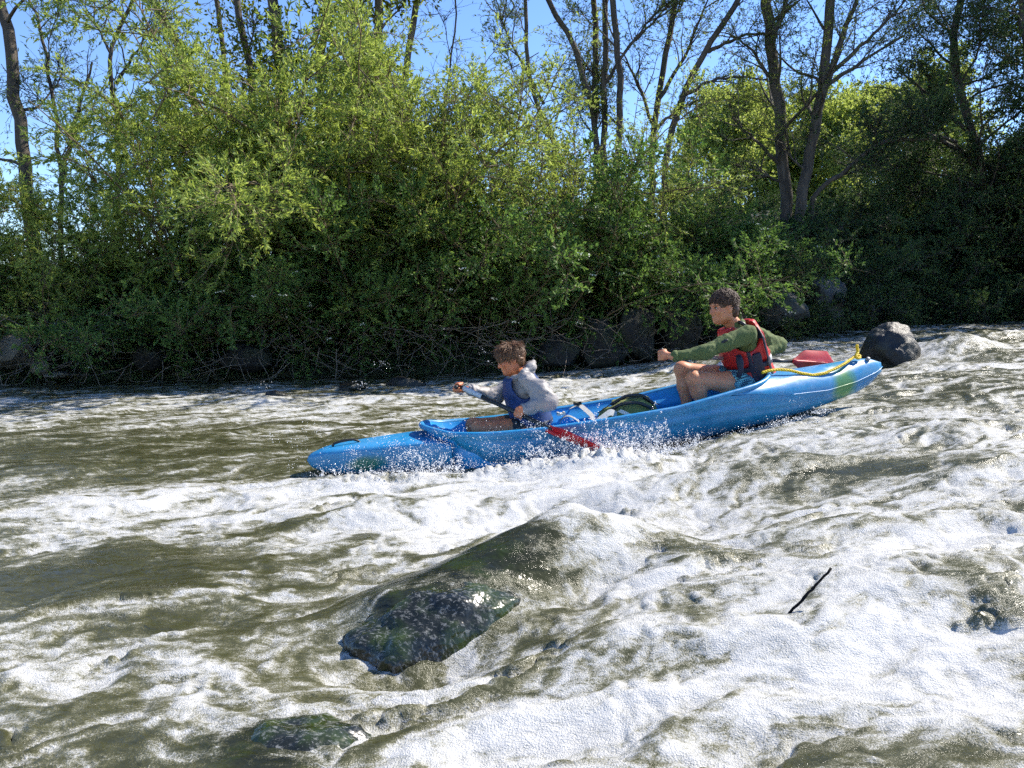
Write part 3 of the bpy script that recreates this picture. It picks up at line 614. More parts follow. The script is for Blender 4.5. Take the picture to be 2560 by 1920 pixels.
# ------------------------------------------------------------------ solids from distance fields
class SDF:
    def __init__(s, lo, hi, h):
        s.lo = A(lo, float); s.h = h; s.n = np.ceil((A(hi, float) - s.lo) / h).astype(int) + 1
        s.ax = [s.lo[i] + np.arange(s.n[i]) * h for i in range(3)]; s.D = np.full(tuple(s.n), 1.0, np.float32)
    def _sl(s, lo, hi):
        a = np.clip(np.floor((A(lo) - s.lo) / s.h).astype(int), 0, s.n - 1); b = np.clip(np.ceil((A(hi) - s.lo) / s.h).astype(int) + 1, 1, s.n)
        sl = tuple(slice(x, y) for x, y in zip(a, b)); P = np.stack(np.meshgrid(*[s.ax[i][sl[i]] for i in range(3)], indexing='ij'), -1); return sl, P
    def pts(s): return np.stack(np.meshgrid(*s.ax, indexing='ij'), -1)
    @staticmethod
    def _smin(a, b, k):
        hh = np.clip(k - np.abs(a - b), 0, None) / k; return np.minimum(a, b) - hh * hh * k * 0.25
    def put(s, sl, d, k, op='u'):
        c = s.D[sl]
        if op == 'u': s.D[sl] = s._smin(c, d, k)
        else: s.D[sl] = -s._smin(-c, d, k)
    def cap(s, a, b, ra, rb=None, k=0.02, op='u'):
        rb = ra if rb is None else rb; a = A(a, float); b = A(b, float); m = max(ra, rb) + k + 3 * s.h
        sl, P = s._sl(np.minimum(a, b) - m, np.maximum(a, b) + m)
        ba = b - a; t = np.clip(((P - a) @ ba) / (ba @ ba + 1e-12), 0, 1); d = np.linalg.norm(P - a - t[..., None] * ba, axis=-1) - (ra + (rb - ra) * t)
        s.put(sl, d, k, op); return s
    def chain(s, pts, rad, k=0.02):
        for i in range(len(pts) - 1): s.cap(pts[i], pts[i + 1], rad[i], rad[i + 1], k)
        return s
    def ell(s, c, r, R=None, k=0.02, op='u'):
        c = A(c, float); r = A(r, float); m = r.max() + k + 3 * s.h; sl, P = s._sl(c - m, c + m); q = P - c
        if R is not None: q = q @ np.asarray(R).T                 # rows of R are the local axes
        k0 = np.linalg.norm(q / r, axis=-1); k1 = np.linalg.norm(q / (r * r), axis=-1); d = k0 * (k0 - 1) / (k1 + 1e-9)
        s.put(sl, d, k, op); return s
    def field(s, fn, k=0.02, op='u', box=None):
        sl, P = s._sl(*box) if box is not None else (tuple(slice(None) for _ in range(3)), s.pts()); s.put(sl, fn(P), k, op); return s
    def noise(s, amp, scale, seed=0, ridged=False):
        near = np.abs(s.D) < 0.022; P = s.lo + np.argwhere(near) * s.h; n = vnoise3(P * A(scale), seed)
        if ridged: n = 1 - 2 * np.abs(n)
        s.D[near] += amp * n; return s
    def surface(s, smooth=2):
        D = s.D; ii = [np.where((D < 0).any(axis=tuple(j for j in range(3) if j != i)))[0] for i in range(3)]
        a0 = [max(x[0] - 3, 0) for x in ii]; a1 = [x[-1] + 4 for x in ii]
        D = D[a0[0]:a1[0], a0[1]:a1[1], a0[2]:a1[2]].copy(); D[[0, -1]] = 1; D[:, [0, -1]] = 1; D[:, :, [0, -1]] = 1; LO = s.lo + A(a0) * s.h
        n = D.shape; ins = D < 0
        acc = np.zeros(tuple(x - 1 for x in n) + (3,), np.float32); cnt = np.zeros(tuple(x - 1 for x in n), np.float32)
        cor = [(i, j, k) for i in (0, 1) for j in (0, 1) for k in (0, 1)]
        def C(c): return D[c[0]:n[0] - 1 + c[0], c[1]:n[1] - 1 + c[1], c[2]:n[2] - 1 + c[2]]
        for a in cor:
            for ax in range(3):
                if a[ax]: continue
                b = list(a); b[ax] = 1; da, db = C(a), C(b); cr = (da < 0) != (db < 0)
                t = np.where(cr, da / np.where(cr, da - db, 1), 0)
                for i in range(3): acc[..., i] += np.where(cr, a[i] + (t if i == ax else 0), 0)
                cnt += cr
        cell = cnt > 0; idx = np.full(cell.shape, -1, np.int64); idx[cell] = np.arange(cell.sum())
        ijk = np.argwhere(cell); V = (ijk + acc[cell] / cnt[cell][:, None]) * s.h + LO
        Q = []
        for ax in range(3):
            o = [i for i in range(3) if i != ax]
            a = [slice(1, -1)] * 3; a[ax] = slice(0, n[ax] - 1); b = list(a); b[ax] = slice(1, n[ax])
            ia, ib = ins[tuple(a)], ins[tuple(b)]; e = np.argwhere(ia != ib); f = ia[ia != ib]
            if not len(e): continue
            e[:, o[0]] += 1; e[:, o[1]] += 1
            def cell_at(d0, d1):
                c = e.copy(); c[:, o[0]] -= d0; c[:, o[1]] -= d1; return idx[c[:, 0], c[:, 1], c[:, 2]]
            q = np.stack([cell_at(1, 1), cell_at(0, 1), cell_at(0, 0), cell_at(1, 0)], -1)
            fl = f if ax != 1 else ~f
            q[~fl] = q[~fl][:, ::-1]; Q.append(q)
        Q = np.vstack(Q); Q = Q[(Q >= 0).all(1)]
        for _ in range(smooth):
            S = np.zeros_like(V); c = np.zeros(len(V))
            for i in range(4):
                a, b = Q[:, i], Q[:, (i + 1) % 4]
                for d in range(3): S[:, d] += np.bincount(a, V[b, d], len(V)) + np.bincount(b, V[a, d], len(V))
                c += np.bincount(a, minlength=len(V)) + np.bincount(b, minlength=len(V))
            V = V * 0.4 + 0.6 * S / np.maximum(c, 1)[:, None]
        return V, Q
    def build(s, name, mat, parent=None, smooth=2):
        V, Q = s.surface(smooth); return MB().add(V, Q).build(name, mat, parent)

# ------------------------------------------------------------------ the canoe
def canoe_mat(name, base, lite, worn=True):
    m, nt, b = newmat(name); co = coords(nt); sx = N(nt, 'ShaderNodeSeparateXYZ'); nt.links.new(co, sx.inputs[0])
    f = noise(nt, co, 6, 6, 0.6); col = ramp(nt, f, [(0.3, base), (0.75, lite)])
    def blob(u, w, ru, rw):
        a = mth(nt, 'POWER', mth(nt, 'DIVIDE', mth(nt, 'SUBTRACT', sx.outputs[0], u), ru), 2.0); c = mth(nt, 'POWER', mth(nt, 'DIVIDE', mth(nt, 'SUBTRACT', sx.outputs[2], w), rw), 2.0)
        e = mth(nt, 'ADD', mth(nt, 'ADD', a, c), mth(nt, 'MULTIPLY', mth(nt, 'SUBTRACT', noise(nt, co, 9, 4), 0.5), 1.1)); return mth(nt, 'SUBTRACT', 1.25, e, clamp=True)
    def over(c1, c2, fac):
        mx = N(nt, 'ShaderNodeMix', _data_type='RGBA'); nt.links.new(fac, mx.inputs['Factor']); nt.links.new(c1, mx.inputs['A'])
        if isinstance(c2, tuple): mx.inputs['B'].default_value = (*c2, 1)
        else: nt.links.new(c2, mx.inputs['B'])
        return mx.outputs['Result']
    if worn:
        mp = N(nt, 'ShaderNodeMapping'); mp.inputs['Scale'].default_value = (2.0, 6, 14); mp.inputs['Rotation'].default_value = (0, 0.12, 0); nt.links.new(co, mp.inputs[0])
        sc = ramp(nt, noise(nt, mp.outputs[0], 9, 8, 0.72, 0.4), [(0.54, (0, 0, 0)), (0.72, (1, 1, 1))])
        stern = N(nt, 'ShaderNodeMapRange'); stern.inputs['From Min'].default_value = 2.6; stern.inputs['From Max'].default_value = 3.7; stern.inputs['To Min'].default_value = 0.42; stern.inputs['To Max'].default_value = 0.75; nt.links.new(sx.outputs[0], stern.inputs[0])
        col = over(col, (0.26, 0.33, 0.40), mth(nt, 'MULTIPLY', sc, stern.outputs[0]))
        fade = ramp(nt, noise(nt, co, 3.5, 5, 0.6), [(0.45, (0, 0, 0)), (0.7, (1, 1, 1))])
        col = over(col, (0.10, 0.26, 0.47), mth(nt, 'MULTIPLY', fade, mth(nt, 'MULTIPLY', stern.outputs[0], 0.8)))
        col = over(col, (0.075, 0.22, 0.035), mth(nt, 'MULTIPLY', blob(3.99, -0.05, 0.13, 0.16), 0.9)); col = over(col, (0.02, 0.13, 0.05), mth(nt, 'MULTIPLY', blob(0.38, -0.06, 0.14, 0.06), 0.8))
    nt.links.new(col, b.inputs['Base Color']); b.inputs['Roughness'].default_value = 0.42
    rr = mth(nt, 'MULTIPLY_ADD', noise(nt, co, 14, 5), 0.35, 0.22); nt.links.new(rr, b.inputs['Roughness'])
    bump(nt, b, noise(nt, co, 25, 5, 0.6), 0.18, 0.006); return m
M['blue'] = canoe_mat('worn_blue_plastic', (0.004, 0.150, 0.35), (0.010, 0.225, 0.46))
M['blueinlit'] = canoe_mat('lit_blue_plastic_inside', (0.01, 0.24, 0.60), (0.025, 0.32, 0.70), False)  # inside blue lightened to stand for sun glowing through the plastic
M['black'] = simple('black_plastic', (0.012, 0.012, 0.013), 0.45, 0.2, 40, 0.1)
M['webbing'] = simple('pale_webbing', (0.52, 0.50, 0.45), 0.8, 0.15, 60, 0.2)
M['greyplastic'] = simple('grey_plastic', (0.22, 0.23, 0.24), 0.5, 0.15, 30, 0.1)
M['rope'] = simple('yellow_rope', (0.72, 0.50, 0.012), 0.6, 0.2, 60, 0.4, 300, bdist=0.002)

CM = Matrix(((CAX[0], CLAT[0], CUP[0], CANOE_B[0]), (CAX[1], CLAT[1], CUP[1], CANOE_B[1]), (CAX[2], CLAT[2], CUP[2], CANOE_B[2]), (0, 0, 0, 1)))
canoe = bpy.data.objects.new('canoe', None); COL.objects.link(canoe); canoe.matrix_world = CM; canoe.empty_display_size = 0.1
tag(canoe, 'blue plastic two seat canoe sliding down the rapid', 'canoe')
RU = A([.770, .785, .82, .87, .95, 1.1, 1.4, 2.0, 2.6, 2.95, 3.2, 3.32, 3.40, 3.43]); RV = A([0, .085, .16, .215, .265, .31, .34, .36, .36, .335, .28, .20, .10, 0])
WU = A([.77, .85, .94, 1.19, 1.5, 2, 2.5, 2.94, 3.16, 3.3, 3.43]); WW = A([.12, .102, .074, .045, .026, .02, .024, .066, .082, .10, .128])
def rim_loop(n=160):
    o = np.concatenate([np.stack([RU, -RV], 1), np.stack([RU[::-1], RV[::-1]], 1)[1:-1]]); o = np.vstack([o, o[:1]])
    for _ in range(3):                                                   # chaikin rounding
        a = o[:-1] * .75 + o[1:] * .25; b = o[:-1] * .25 + o[1:] * .75; o = np.stack([a, b], 1).reshape(-1, 2); o = np.vstack([o, o[:1]])
    s = np.concatenate([[0], np.cumsum(np.linalg.norm(np.diff(o, axis=0), axis=1))]); t = np.linspace(0, s[-1], n + 1)[:-1]
    u = np.interp(t, s, o[:, 0]); v = np.interp(t, s, o[:, 1]); return u, v, np.interp(u, WU, WW)
def smoothi(x, xp, fp):
    r = 0
    for d in (-.06, -.03, 0, .03, .06): r = r + np.interp(x + d, xp, fp)
    return r / 5
def canoe_parts():
    # hull
    us = np.concatenate([np.linspace(.77, 1.1, 22), np.linspace(1.14, 3.0, 44), np.linspace(3.03, 4.44, 46)])
    hs = np.interp(us, [.77, .785, .82, .87, .95, 1.1, 1.4, 2, 2.6, 2.95, 3.15, 3.4, 3.8, 4.1, 4.3, 4.4, 4.44], [.004, .085, .16, .215, .265, .31, .34, .36, .36, .338, .31, .275, .205, .135, .075, .035, .004])
    ws = np.interp(us, [.77, .85, .94, 1.19, 1.5, 2, 2.5, 2.9, 3.15, 3.4, 3.8, 4.1, 4.35, 4.44], [.12, .102, .074, .045, .026, .02, .024, .045, .02, -.03, -.06, -.045, -.01, .02])
    wk = smoothi(us, [.77, 1.0, 1.2, 1.6, 2.8, 3.4, 3.8, 4.2, 4.35, 4.44], [-.10, -.17, -.24, -.285, -.285, -.25, -.205, -.145, -.085, -.01])
    q = np.linspace(0, 1, 26); th = q * math.pi / 2
    sv = np.cos(th) ** .5 * (1 - .10 * np.sin(th) ** 2); dp = np.sin(th) ** 1.1
    P = []
    for i, u in enumerate(us):
        fade = sstep(.95, 1.2, u) * (1 - sstep(3.0, 3.5, u)); gro = np.exp(-((dp - .22) / .055) ** 2) * .016 * fade
        gro2 = np.exp(-((dp - .52) / .05) ** 2) * .010 * sstep(1.25, 1.4, u) * (1 - sstep(1.62, 1.75, u)) * -1 + np.exp(-((dp - .45) / .06) ** 2) * .008 * sstep(1.9, 2.2, u) * (1 - sstep(3.3, 4.0, u))
        st = np.exp(-((dp - .3) / .05) ** 2) * .006 * sstep(3.4, 3.7, u)
        v = hs[i] * sv - (gro + gro2 + st) * (hs[i] > .05); v[-1] = 0
        uu = u + .22 * dp * (1 - sstep(.77, 1.25, u)); w = ws[i] + (wk[i] - ws[i]) * dp
        near = np.stack([uu + 0 * v, -v, w], 1); far = np.stack([uu + 0 * v, v, w], 1)[::-1][1:]
        P.append(np.vstack([near, far]))
    local(MB().grid(A(P)).build('hull', M['blue']), canoe)
    # bow
    ub = np.concatenate([[0, .006, .02, .045], np.linspace(.08, .93, 30)]); hb = smoothi(ub, [0, .03, .1, .3, .6, .9], [.012, .055, .095, .15, .205, .255]); hb[0] = .01; hb[1] = .028
    wt = np.interp(ub, [0, .006, .02, .045, .1, .17, .35, .7, .84, .90, .93], [.012, .025, .036, .046, .061, .070, .073, .060, .045, .0, -.06]); wb = np.interp(ub, [0, .02, .1, .3, .93], [-.02, -.05, -.10, -.15, -.21])
    a = np.linspace(0, 2 * math.pi, 37)[:-1]; P = []
    for i, u in enumerate(ub):
        c, s_ = np.cos(a), np.sin(a); v = hb[i] * np.sign(c) * np.abs(c) ** .62; m_ = .02 if u > .1 else .0
        w = np.where(s_ > 0, m_ + (wt[i] - m_) * np.abs(s_) ** .75, m_ + (wb[i] - m_) * np.abs(s_) ** .8)
        P.append(np.stack([u + 0 * v, v, w], 1))
    mb = MB().grid(A(P), close_v=True, flip=True); k = len(a); mb.add(A([[-.008, 0, 0]] + list(P[0])), None, [(0, 1 + (j + 1) % k, 1 + j) for j in range(k)])
    local(mb.build('bow', M['blue']), canoe)
    # stern deck: starts along the rear edge of the cockpit rim
    t = np.linspace(0, 1, 60) ** 1.25; ph = np.linspace(math.pi, 0, 41); P = []; cph = np.cos(ph); s_ = np.sin(ph)
    hh = lambda u: np.interp(u, [2.8, 2.95, 3.15, 3.4, 3.8, 4.1, 4.3, 4.4, 4.44], [.35, .338, .313, .278, .208, .138, .078, .038, .004]); wsh = lambda u: np.interp(u, [2.5, 2.9, 3.15, 3.4, 3.8, 4.1, 4.35, 4.44], [.022, .042, .018, -.03, -.06, -.045, -.01, .015])
    uf = 3.435 - .60 * np.abs(cph) ** 2.4; vf_ = np.interp(uf, RU, RV); vf_ = np.sign(cph) * np.minimum(vf_, np.abs(cph) * .36 + .02); wf_ = np.interp(uf, WU, WW) - .004
    def deck(u):
        rd = smoothi(u, [2.9, 3.2, 3.43, 3.67, 4.0, 4.25, 4.38, 4.43, 4.44], [.08, .10, .120, .098, .104, .106, .085, .05, .03]); w = wsh(u) + (rd - wsh(u)) * np.abs(s_) ** .85
        w = w + .016 * np.exp(-((u - 3.62) / .16) ** 2 - ((np.abs(cph) - .72) / .16) ** 2) - .012 * np.exp(-((u - 3.95) / .07) ** 2 - ((np.abs(cph) - .6) / .2) ** 2)
        return cph * hh(u), w
    v0, w0 = deck(uf)
    for tt in t:
        u = uf * (1 - tt) + 4.44 * tt; v, w = deck(u); k = (1 - tt) ** 7
        P.append(np.stack([u, v + (vf_ - v0) * k, w + (wf_ - w0) * k], 1))
    local(MB().grid(A(P), flip=True).build('stern_deck', M['blue']), canoe)
    sm = [(u, -np.interp(u, [3.1, 3.4, 3.8, 4.1, 4.3, 4.4, 4.445], [.312, .28, .21, .14, .08, .04, .006]), np.interp(u, [3.1, 3.4, 3.8, 4.1, 4.35, 4.445], [.03, -.03, -.06, -.045, -.01, .015])) for u in np.linspace(3.45, 4.445, 40)]
    local(MB().tube(sm, .004, 8).build('seam', M['blue']), canoe); local(MB().tube([(u, -v, w) for u, v, w in sm], .004, 8).build('seam', M['blue']), canoe)
    # rim
    u, v, w = rim_loop(); cc = A([2.1, 0]); n = len(u); P = []
    nrm = np.stack([np.gradient(v), -np.gradient(u)], 1); nrm = unit(nrm); nrm *= -np.sign((nrm * (cc - np.stack([u, v], 1))).sum(1))[:, None]
    for du, dw in [(.008, -.02), (.014, -.004), (.010, .008), (0, .012), (-.014, .010), (-.022, 0), (-.022, -.02)]:
        P.append(np.stack([u + nrm[:, 0] * du, v + nrm[:, 1] * du, w + dw], 1))
    local(MB().grid(A(P), close_v=True, flip=True).build('rim', M['blue']), canoe)
    # inside
    P = []
    for p in [0, .06, .2, .34, .42, .5, .7, .88, 1.0, 1.08]:
        f = -.02 - .05 * p - (.022 if .3 < p < .48 else 0); pin = 1 - .10 * p
        P.append(np.stack([2.1 + (u + nrm[:, 0] * f - 2.1) * (1 - .05 * p), (v + nrm[:, 1] * f) * pin * (1 if p < 1.05 else .85), w + (-.215 - w) * min(p, 1) ** .9 - (.012 if p > 1.05 else 0)], 1))
    for k in (.6, .3, .02): P.append(np.stack([2.1 + (u - 2.1) * .92 * (1 - .02 * k), v * .75 * k, np.full(n, -.23 + .015 * (k < .5))], 1))
    local(MB().grid(A(P), close_v=True, flip=False).build('cockpit_liner', M['blueinlit']), canoe)
    # moulded seats
    for u0, w0 in ((1.50, -.11), (3.10, -.055)):
        P = []
        for s_ in np.linspace(-1, 1, 13):
            for_ = []
            for k in np.linspace(0, 1, 9):
                for_.append((u0 + (k - .5) * .30, s_ * .24, w0 - .02 * math.sin(k * math.pi) + .02 * s_ * s_ + .05 * max(0, k - .8) * 5))
            P.append(for_)
        P = A(P); top = P; bot = P - A([0, 0, .10]); mb = MB().grid(top).grid(bot, flip=True)
        e = np.concatenate([P[0], P[1:, -1], P[-1, ::-1][1:], P[::-1, 0][1:]]); mb.grid(np.stack([e, e - A([0, 0, .10])]), flip=False); local(mb.build('seat', M['blueinlit']), canoe)
    # carrying handle on the bow, drain plug on the stern
    hp = [(.17, -.03, .072), (.185, -.03, .088), (.24, -.03, .098), (.31, -.03, .096), (.345, -.03, .08), (.35, -.03, .07)]
    local(MB().tube(hp, .008, 8).build('carrying_handle', M['black']), canoe)
    local(MB().tube([(4.29, -.035, .088), (4.29, -.05, .108)], [.018, .014], 10).build('drain_plug', M['greyplastic']), canoe)
def ribbon(name, pts, wdt, mat, side, parent, th=.003):
    pts = A(pts, float); s = np.concatenate([[0], np.cumsum(np.linalg.norm(np.diff(pts, axis=0), axis=1))]); t = np.linspace(0, s[-1], 24)
    P = np.stack([np.interp(t, s, pts[:, i]) for i in range(3)], 1)
    for _ in range(3): P[1:-1] = (P[:-2] + 2 * P[1:-1] + P[2:]) / 4
    sd = unit(A(side, float)); T = unit(np.gradient(P, axis=0)); nn = unit(np.cross(T, sd))
    ring = [P + sd * wdt / 2 + nn * th / 2, P - sd * wdt / 2 + nn * th / 2, P - sd * wdt / 2 - nn * th / 2, P + sd * wdt / 2 - nn * th / 2]
    return local(MB().grid(np.stack(ring, 1), close_v=True).build(name, mat, smooth=False), parent)
canoe_parts()
ribbon('strap', [(1.60, .28, -.02), (1.63, .22, .075), (1.70, .18, .072), (1.70, .16, -.02), (1.62, .14, -.09)], .035, M['webbing'], (.5, .8, .1), canoe)
ribbon('strap', [(1.72, -.05, -.12), (1.75, -.07, .02), (1.80, -.09, .045), (1.86, -.12, .0), (1.90, -.15, -.08)], .04, M['greyplastic'], (.3, .9, .1), canoe)
ribbon('strap', [(1.95, .33, .01), (2.02, .31, .03), (2.08, .22, -.05), (2.05, .10, -.10)], .04, M['webbing'], (.8, .3, .3), canoe)
ribbon('strap', [(1.84, -.24, -.09), (1.96, -.20, -.02), (2.10, -.14, .03), (2.16, -.10, -.01)], .045, M['webbing'], (.2, .2, 1), canoe)
ribbon('strap', [(2.16, -.16, .03), (2.19, -.22, .01), (2.23, -.28, -.02), (2.28, -.31, -.02)], .03, M['webbing'], (.8, -.3, .4), canoe)
def buckle(u, v, w, m):
    mb = MB(); mb.box((u, v, w), .055, .04, .014); mb.box((u - .02, v, w + .010), .012, .046, .010); mb.box((u + .022, v, w + .009), .010, .034, .010); local(mb.build('buckle', m, smooth=False), canoe)
buckle(1.76, -.06, .052, M['webbing']); buckle(1.90, -.13, -.03, M['greyplastic']); buckle(2.00, .30, .04, M['black'])

# rope tied to the stern: three strands laid round each other
def rope():
    px = [(1905, 932, -.15), (1921, 927, -.15), (1945, 924, -.15), (1975, 926, -.16), (2003, 933, -.17), (2032, 938, -.17), (2062, 933, -.16), (2090, 921, -.14), (2112, 909, -.11), (2128, 898, -.06), (2138, 890, -.04), (2147, 887, -.03), (2151, 893, -.05), (2145, 897, -.07), (2139, 892, -.06), (2143, 884, -.04), (2145, 876, -.03), (2141, 866, -.03), (2143, 862, -.03)]
    pts = []
    for x, y, v in px:                                                   # meet the plane of constant v
        o = A([0, 0, CAMH]); d = at(x, y, 5.0) - o; k = ((CANOE_B - o) @ CLAT + v) / (d @ CLAT); pts.append(o + d * k)
    pts = A(pts); s = np.concatenate([[0], np.cumsum(np.linalg.norm(np.diff(pts, axis=0), axis=1))]); t = np.linspace(0, s[-1], 190)
    P = np.stack([np.interp(t, s, pts[:, i]) for i in range(3)], 1)
    for _ in range(4): P[1:-1] = (P[:-2] + 2 * P[1:-1] + P[2:]) / 4
    T = unit(np.gradient(P, axis=0)); X = unit(np.cross(T, A([0, 1, .2]))); Y = np.cross(T, X); e = empty('rope', P[0])
    for k in range(3):
        a = t * 95 + k * 2 * math.pi / 3; Q = P + .0056 * (np.cos(a)[:, None] * X + np.sin(a)[:, None] * Y) - P[0]
        local(MB().tube(Q, .0067, 6).build('strand', M['rope']), e)
    tag(e, 'yellow twisted rope knotted at the stern of the canoe', 'rope')
rope()

# olive pack lying in the canoe
M['olive'] = simple('olive_canvas', (0.15, 0.17, 0.045), 0.8, 0.25, 25, 0.4, 90)
M['olivelit'] = simple('sunlit_olive_canvas', (0.30, 0.31, 0.085), 0.8, 0.2, 25, 0.4, 90)  # lighter copy of the olive: sun on the flap put into its colour
def pack():
    c = cn(2.30, .03, -.06); R = A([CAX, CLAT, CUP]); e = empty('pack', cn(2.30, .03, -.2))
    g = SDF(c - .36, c + .36, .008)
    g.ell(c, (.20, .19, .10), R, .03).ell(c + R[0] * .05 + R[2] * .05, (.13, .15, .085), R, .06).ell(c - R[0] * .13 + R[2] * .0, (.09, .13, .08), R, .05); g.noise(.012, 18, 3).noise(.005, 45, 4)
    local(g_shift(g, e, 'body', M['olive']), e)
    g = SDF(c - .36, c + .36, .007); g.ell(c + R[0] * .04 + R[1] * .05 + R[2] * .10, (.15, .11, .035), R, .02); g.noise(.012, 20, 6)
    local(g_shift(g, e, 'flap', M['olivelit']), e)
    b0 = A(e.location)
    for pts in ([(2.14, -.05, .02), (2.20, -.10, .065), (2.32, -.13, .06), (2.42, -.15, .0)], [(2.16, .0, .05), (2.26, -.04, .105), (2.38, -.06, .10), (2.46, -.08, .02)]):
        local(MB().tube(smooth_path(cn(*A(pts).T) - b0, 16), .012, 8).build('strap', M['black']), e)
    local(MB().tube(smooth_path(cn(*A([(2.06, .02, .0), (2.2, .0, .075), (2.36, -.04, .085), (2.5, -.1, .01)]).T) - b0, 16), .004, 6).build('cord', M['black']), e)
    tag(e, 'olive canvas pack with black straps lying in the middle of the canoe', 'bag')
def smooth_path(p, n):
    p = A(p, float); s = np.concatenate([[0], np.cumsum(np.linalg.norm(np.diff(p, axis=0), axis=1))]); t = np.linspace(0, s[-1], n); P = np.stack([np.interp(t, s, p[:, i]) for i in range(3)], 1)
    for _ in range(2): P[1:-1] = (P[:-2] + 2 * P[1:-1] + P[2:]) / 4
    return P
def g_shift(g, e, name, mat, smooth=2):
    V, Q = g.surface(smooth); return MB().add(V - A(e.location), Q).build(name, mat)
pack()
# ------------------------------------------------------------------ people
def skinmat(name, c, flush):
    m, nt, b = newmat(name); co = coords(nt)
    nt.links.new(ramp(nt, noise(nt, co, 16, 5, .6), [(.3, flush), (.65, c)]), b.inputs['Base Color'])
    b.inputs['Roughness'].default_value = .5; b.inputs['Subsurface Weight'].default_value = .25; b.inputs['Subsurface Radius'].default_value = (.02, .008, .004); b.inputs['Subsurface Scale'].default_value = .6
    bump(nt, b, noise(nt, co, 220, 3), .12, .002); return m
M['skin_a'] = skinmat('skin_sunned', (.58, .20, .085), (.50, .15, .06)); M['skin_b'] = skinmat('skin_fair', (.58, .26, .135), (.51, .19, .09))
M['rain'] = simple('pale_rain_cloth', (.27, .25, .24), .55, .08, 10, .35, 40, bdist=.01)
M['vestblue'] = simple('blue_vest_nylon', (.008, .034, .13), .6, .2, 12, .35, 120); M['vesttrim'] = simple('dark_vest_trim', (.012, .014, .03), .7, .2, 30, .2)
M['fleece'] = simple('green_fleece', (.085, .115, .035), .9, .2, 60, .5, 260); M['vestred'] = simple('red_vest_nylon', (.46, .016, .014), .55, .12, 12, .3, 130)
M['reflect'] = simple('grey_reflective_tape', (.50, .50, .48), .35, .1, 60, .1); M['shirttail'] = simple('sunlit_fleece', (.30, .36, .06), .85, .15, 40, .4, 160)  # shirt tail fleece brightened, the sun on it is in the colour
M['dark'] = simple('dark_wet_shorts', (.014, .014, .017), .55, .3, 25, .3); M['orange'] = simple('orange_cloth', (.40, .075, .025), .7, .2, 30, .3)
M['eye'] = simple('eye_white', (.42, .38, .35), .5, .03, 30, 0); M['iris'] = simple('iris', (.02, .015, .01), .15, .1, 30, 0); M['lip'] = simple('lip', (.36, .12, .09), .45, .1, 40, 0); M['teeth'] = simple('teeth', (.75, .73, .68), .3, .03, 30, 0); M['mouth'] = simple('mouth_shadow', (.05, .012, .01), .6, .1, 30, 0)
def hairmat(name, c0, c1):
    m, nt, b = newmat(name); co = coords(nt)
    nt.links.new(ramp(nt, noise(nt, co, 70, 4), [(.3, c0), (.7, c1)]), b.inputs['Base Color']); b.inputs['Roughness'].default_value = .5; b.inputs['Specular IOR Level'].default_value = .45; return m
M['hair_a'] = hairmat('brown_hair', (.075, .034, .015), (.21, .105, .05)); M['hair_b'] = hairmat('dark_curly_hair', (.035, .018, .010), (.115, .06, .034))
def check():
    m, nt, b = newmat('checked_cloth'); co = coords(nt)
    mp = N(nt, 'ShaderNodeMapping'); mp.inputs['Rotation'].default_value = (.5, .35, .6); nt.links.new(co, mp.inputs[0])
    ck = N(nt, 'ShaderNodeTexChecker', Scale=85.0); ck.inputs['Color1'].default_value = (.012, .035, .075, 1); ck.inputs['Color2'].default_value = (.16, .44, .47, 1); nt.links.new(mp.outputs[0], ck.inputs[0])
    nt.links.new(ck.outputs['Color'], b.inputs['Base Color']); b.inputs['Roughness'].default_value = .8; bump(nt, b, noise(nt, co, 40, 4), .4, .008); return m
M['check'] = check()

def frame(fwd, up):
    f = unit(A(fwd, float)); l = unit(np.cross(A(up, float), f)); u = np.cross(f, l); return A([f, l, u])       # rows: forward, left, up
def head_sdf(g, c, R, s):
    P = lambda f, l, u: c + s * (R[0] * f + R[1] * l + R[2] * u)
    g.ell(P(-.012, 0, .030), s * A([.098, .076, .088]), R, .02)
    g.ell(P(.022, 0, -.035), s * A([.068, .060, .075]), R, .03)
    g.ell(P(.052, 0, -.085), s * A([.036, .034, .026]), R, .03)                       # chin and jaw
    for sd in (-1, 1):
        g.ell(P(.012, sd * .045, -.058), s * A([.04, .02, .034]), R, .03)
        g.ell(P(.062, sd * .040, -.018), s * A([.026, .022, .02]), R, .025)            # cheekbone
    g.ell(P(.078, 0, .028), s * A([.018, .052, .012]), R, .016)                         # brow
    for sd in (-1, 1): g.ell(P(.094, sd * .030, .006), s * A([.016, .016, .011]), R, .012, 's')
    g.cap(P(.086, 0, .012), P(.106, 0, -.026), s * .0085, s * .0115, .010)              # nose
    for sd in (-1, 1): g.cap(P(.094, sd * .011, -.031), P(.098, sd * .008, -.029), s * .007, s * .006, .006)
    g.ell(P(.082, 0, -.053), s * A([.012, .022, .006]), R, .008); g.ell(P(.080, 0, -.066), s * A([.012, .020, .006]), R, .008)
    for sd in (-1, 1):                                                                  # ears
        g.ell(P(-.006, sd * .077, -.004), s * A([.019, .008, .031]), R, .008); g.ell(P(-.002, sd * .086, -.002), s * A([.010, .006, .018]), R, .004, 's')
    return P
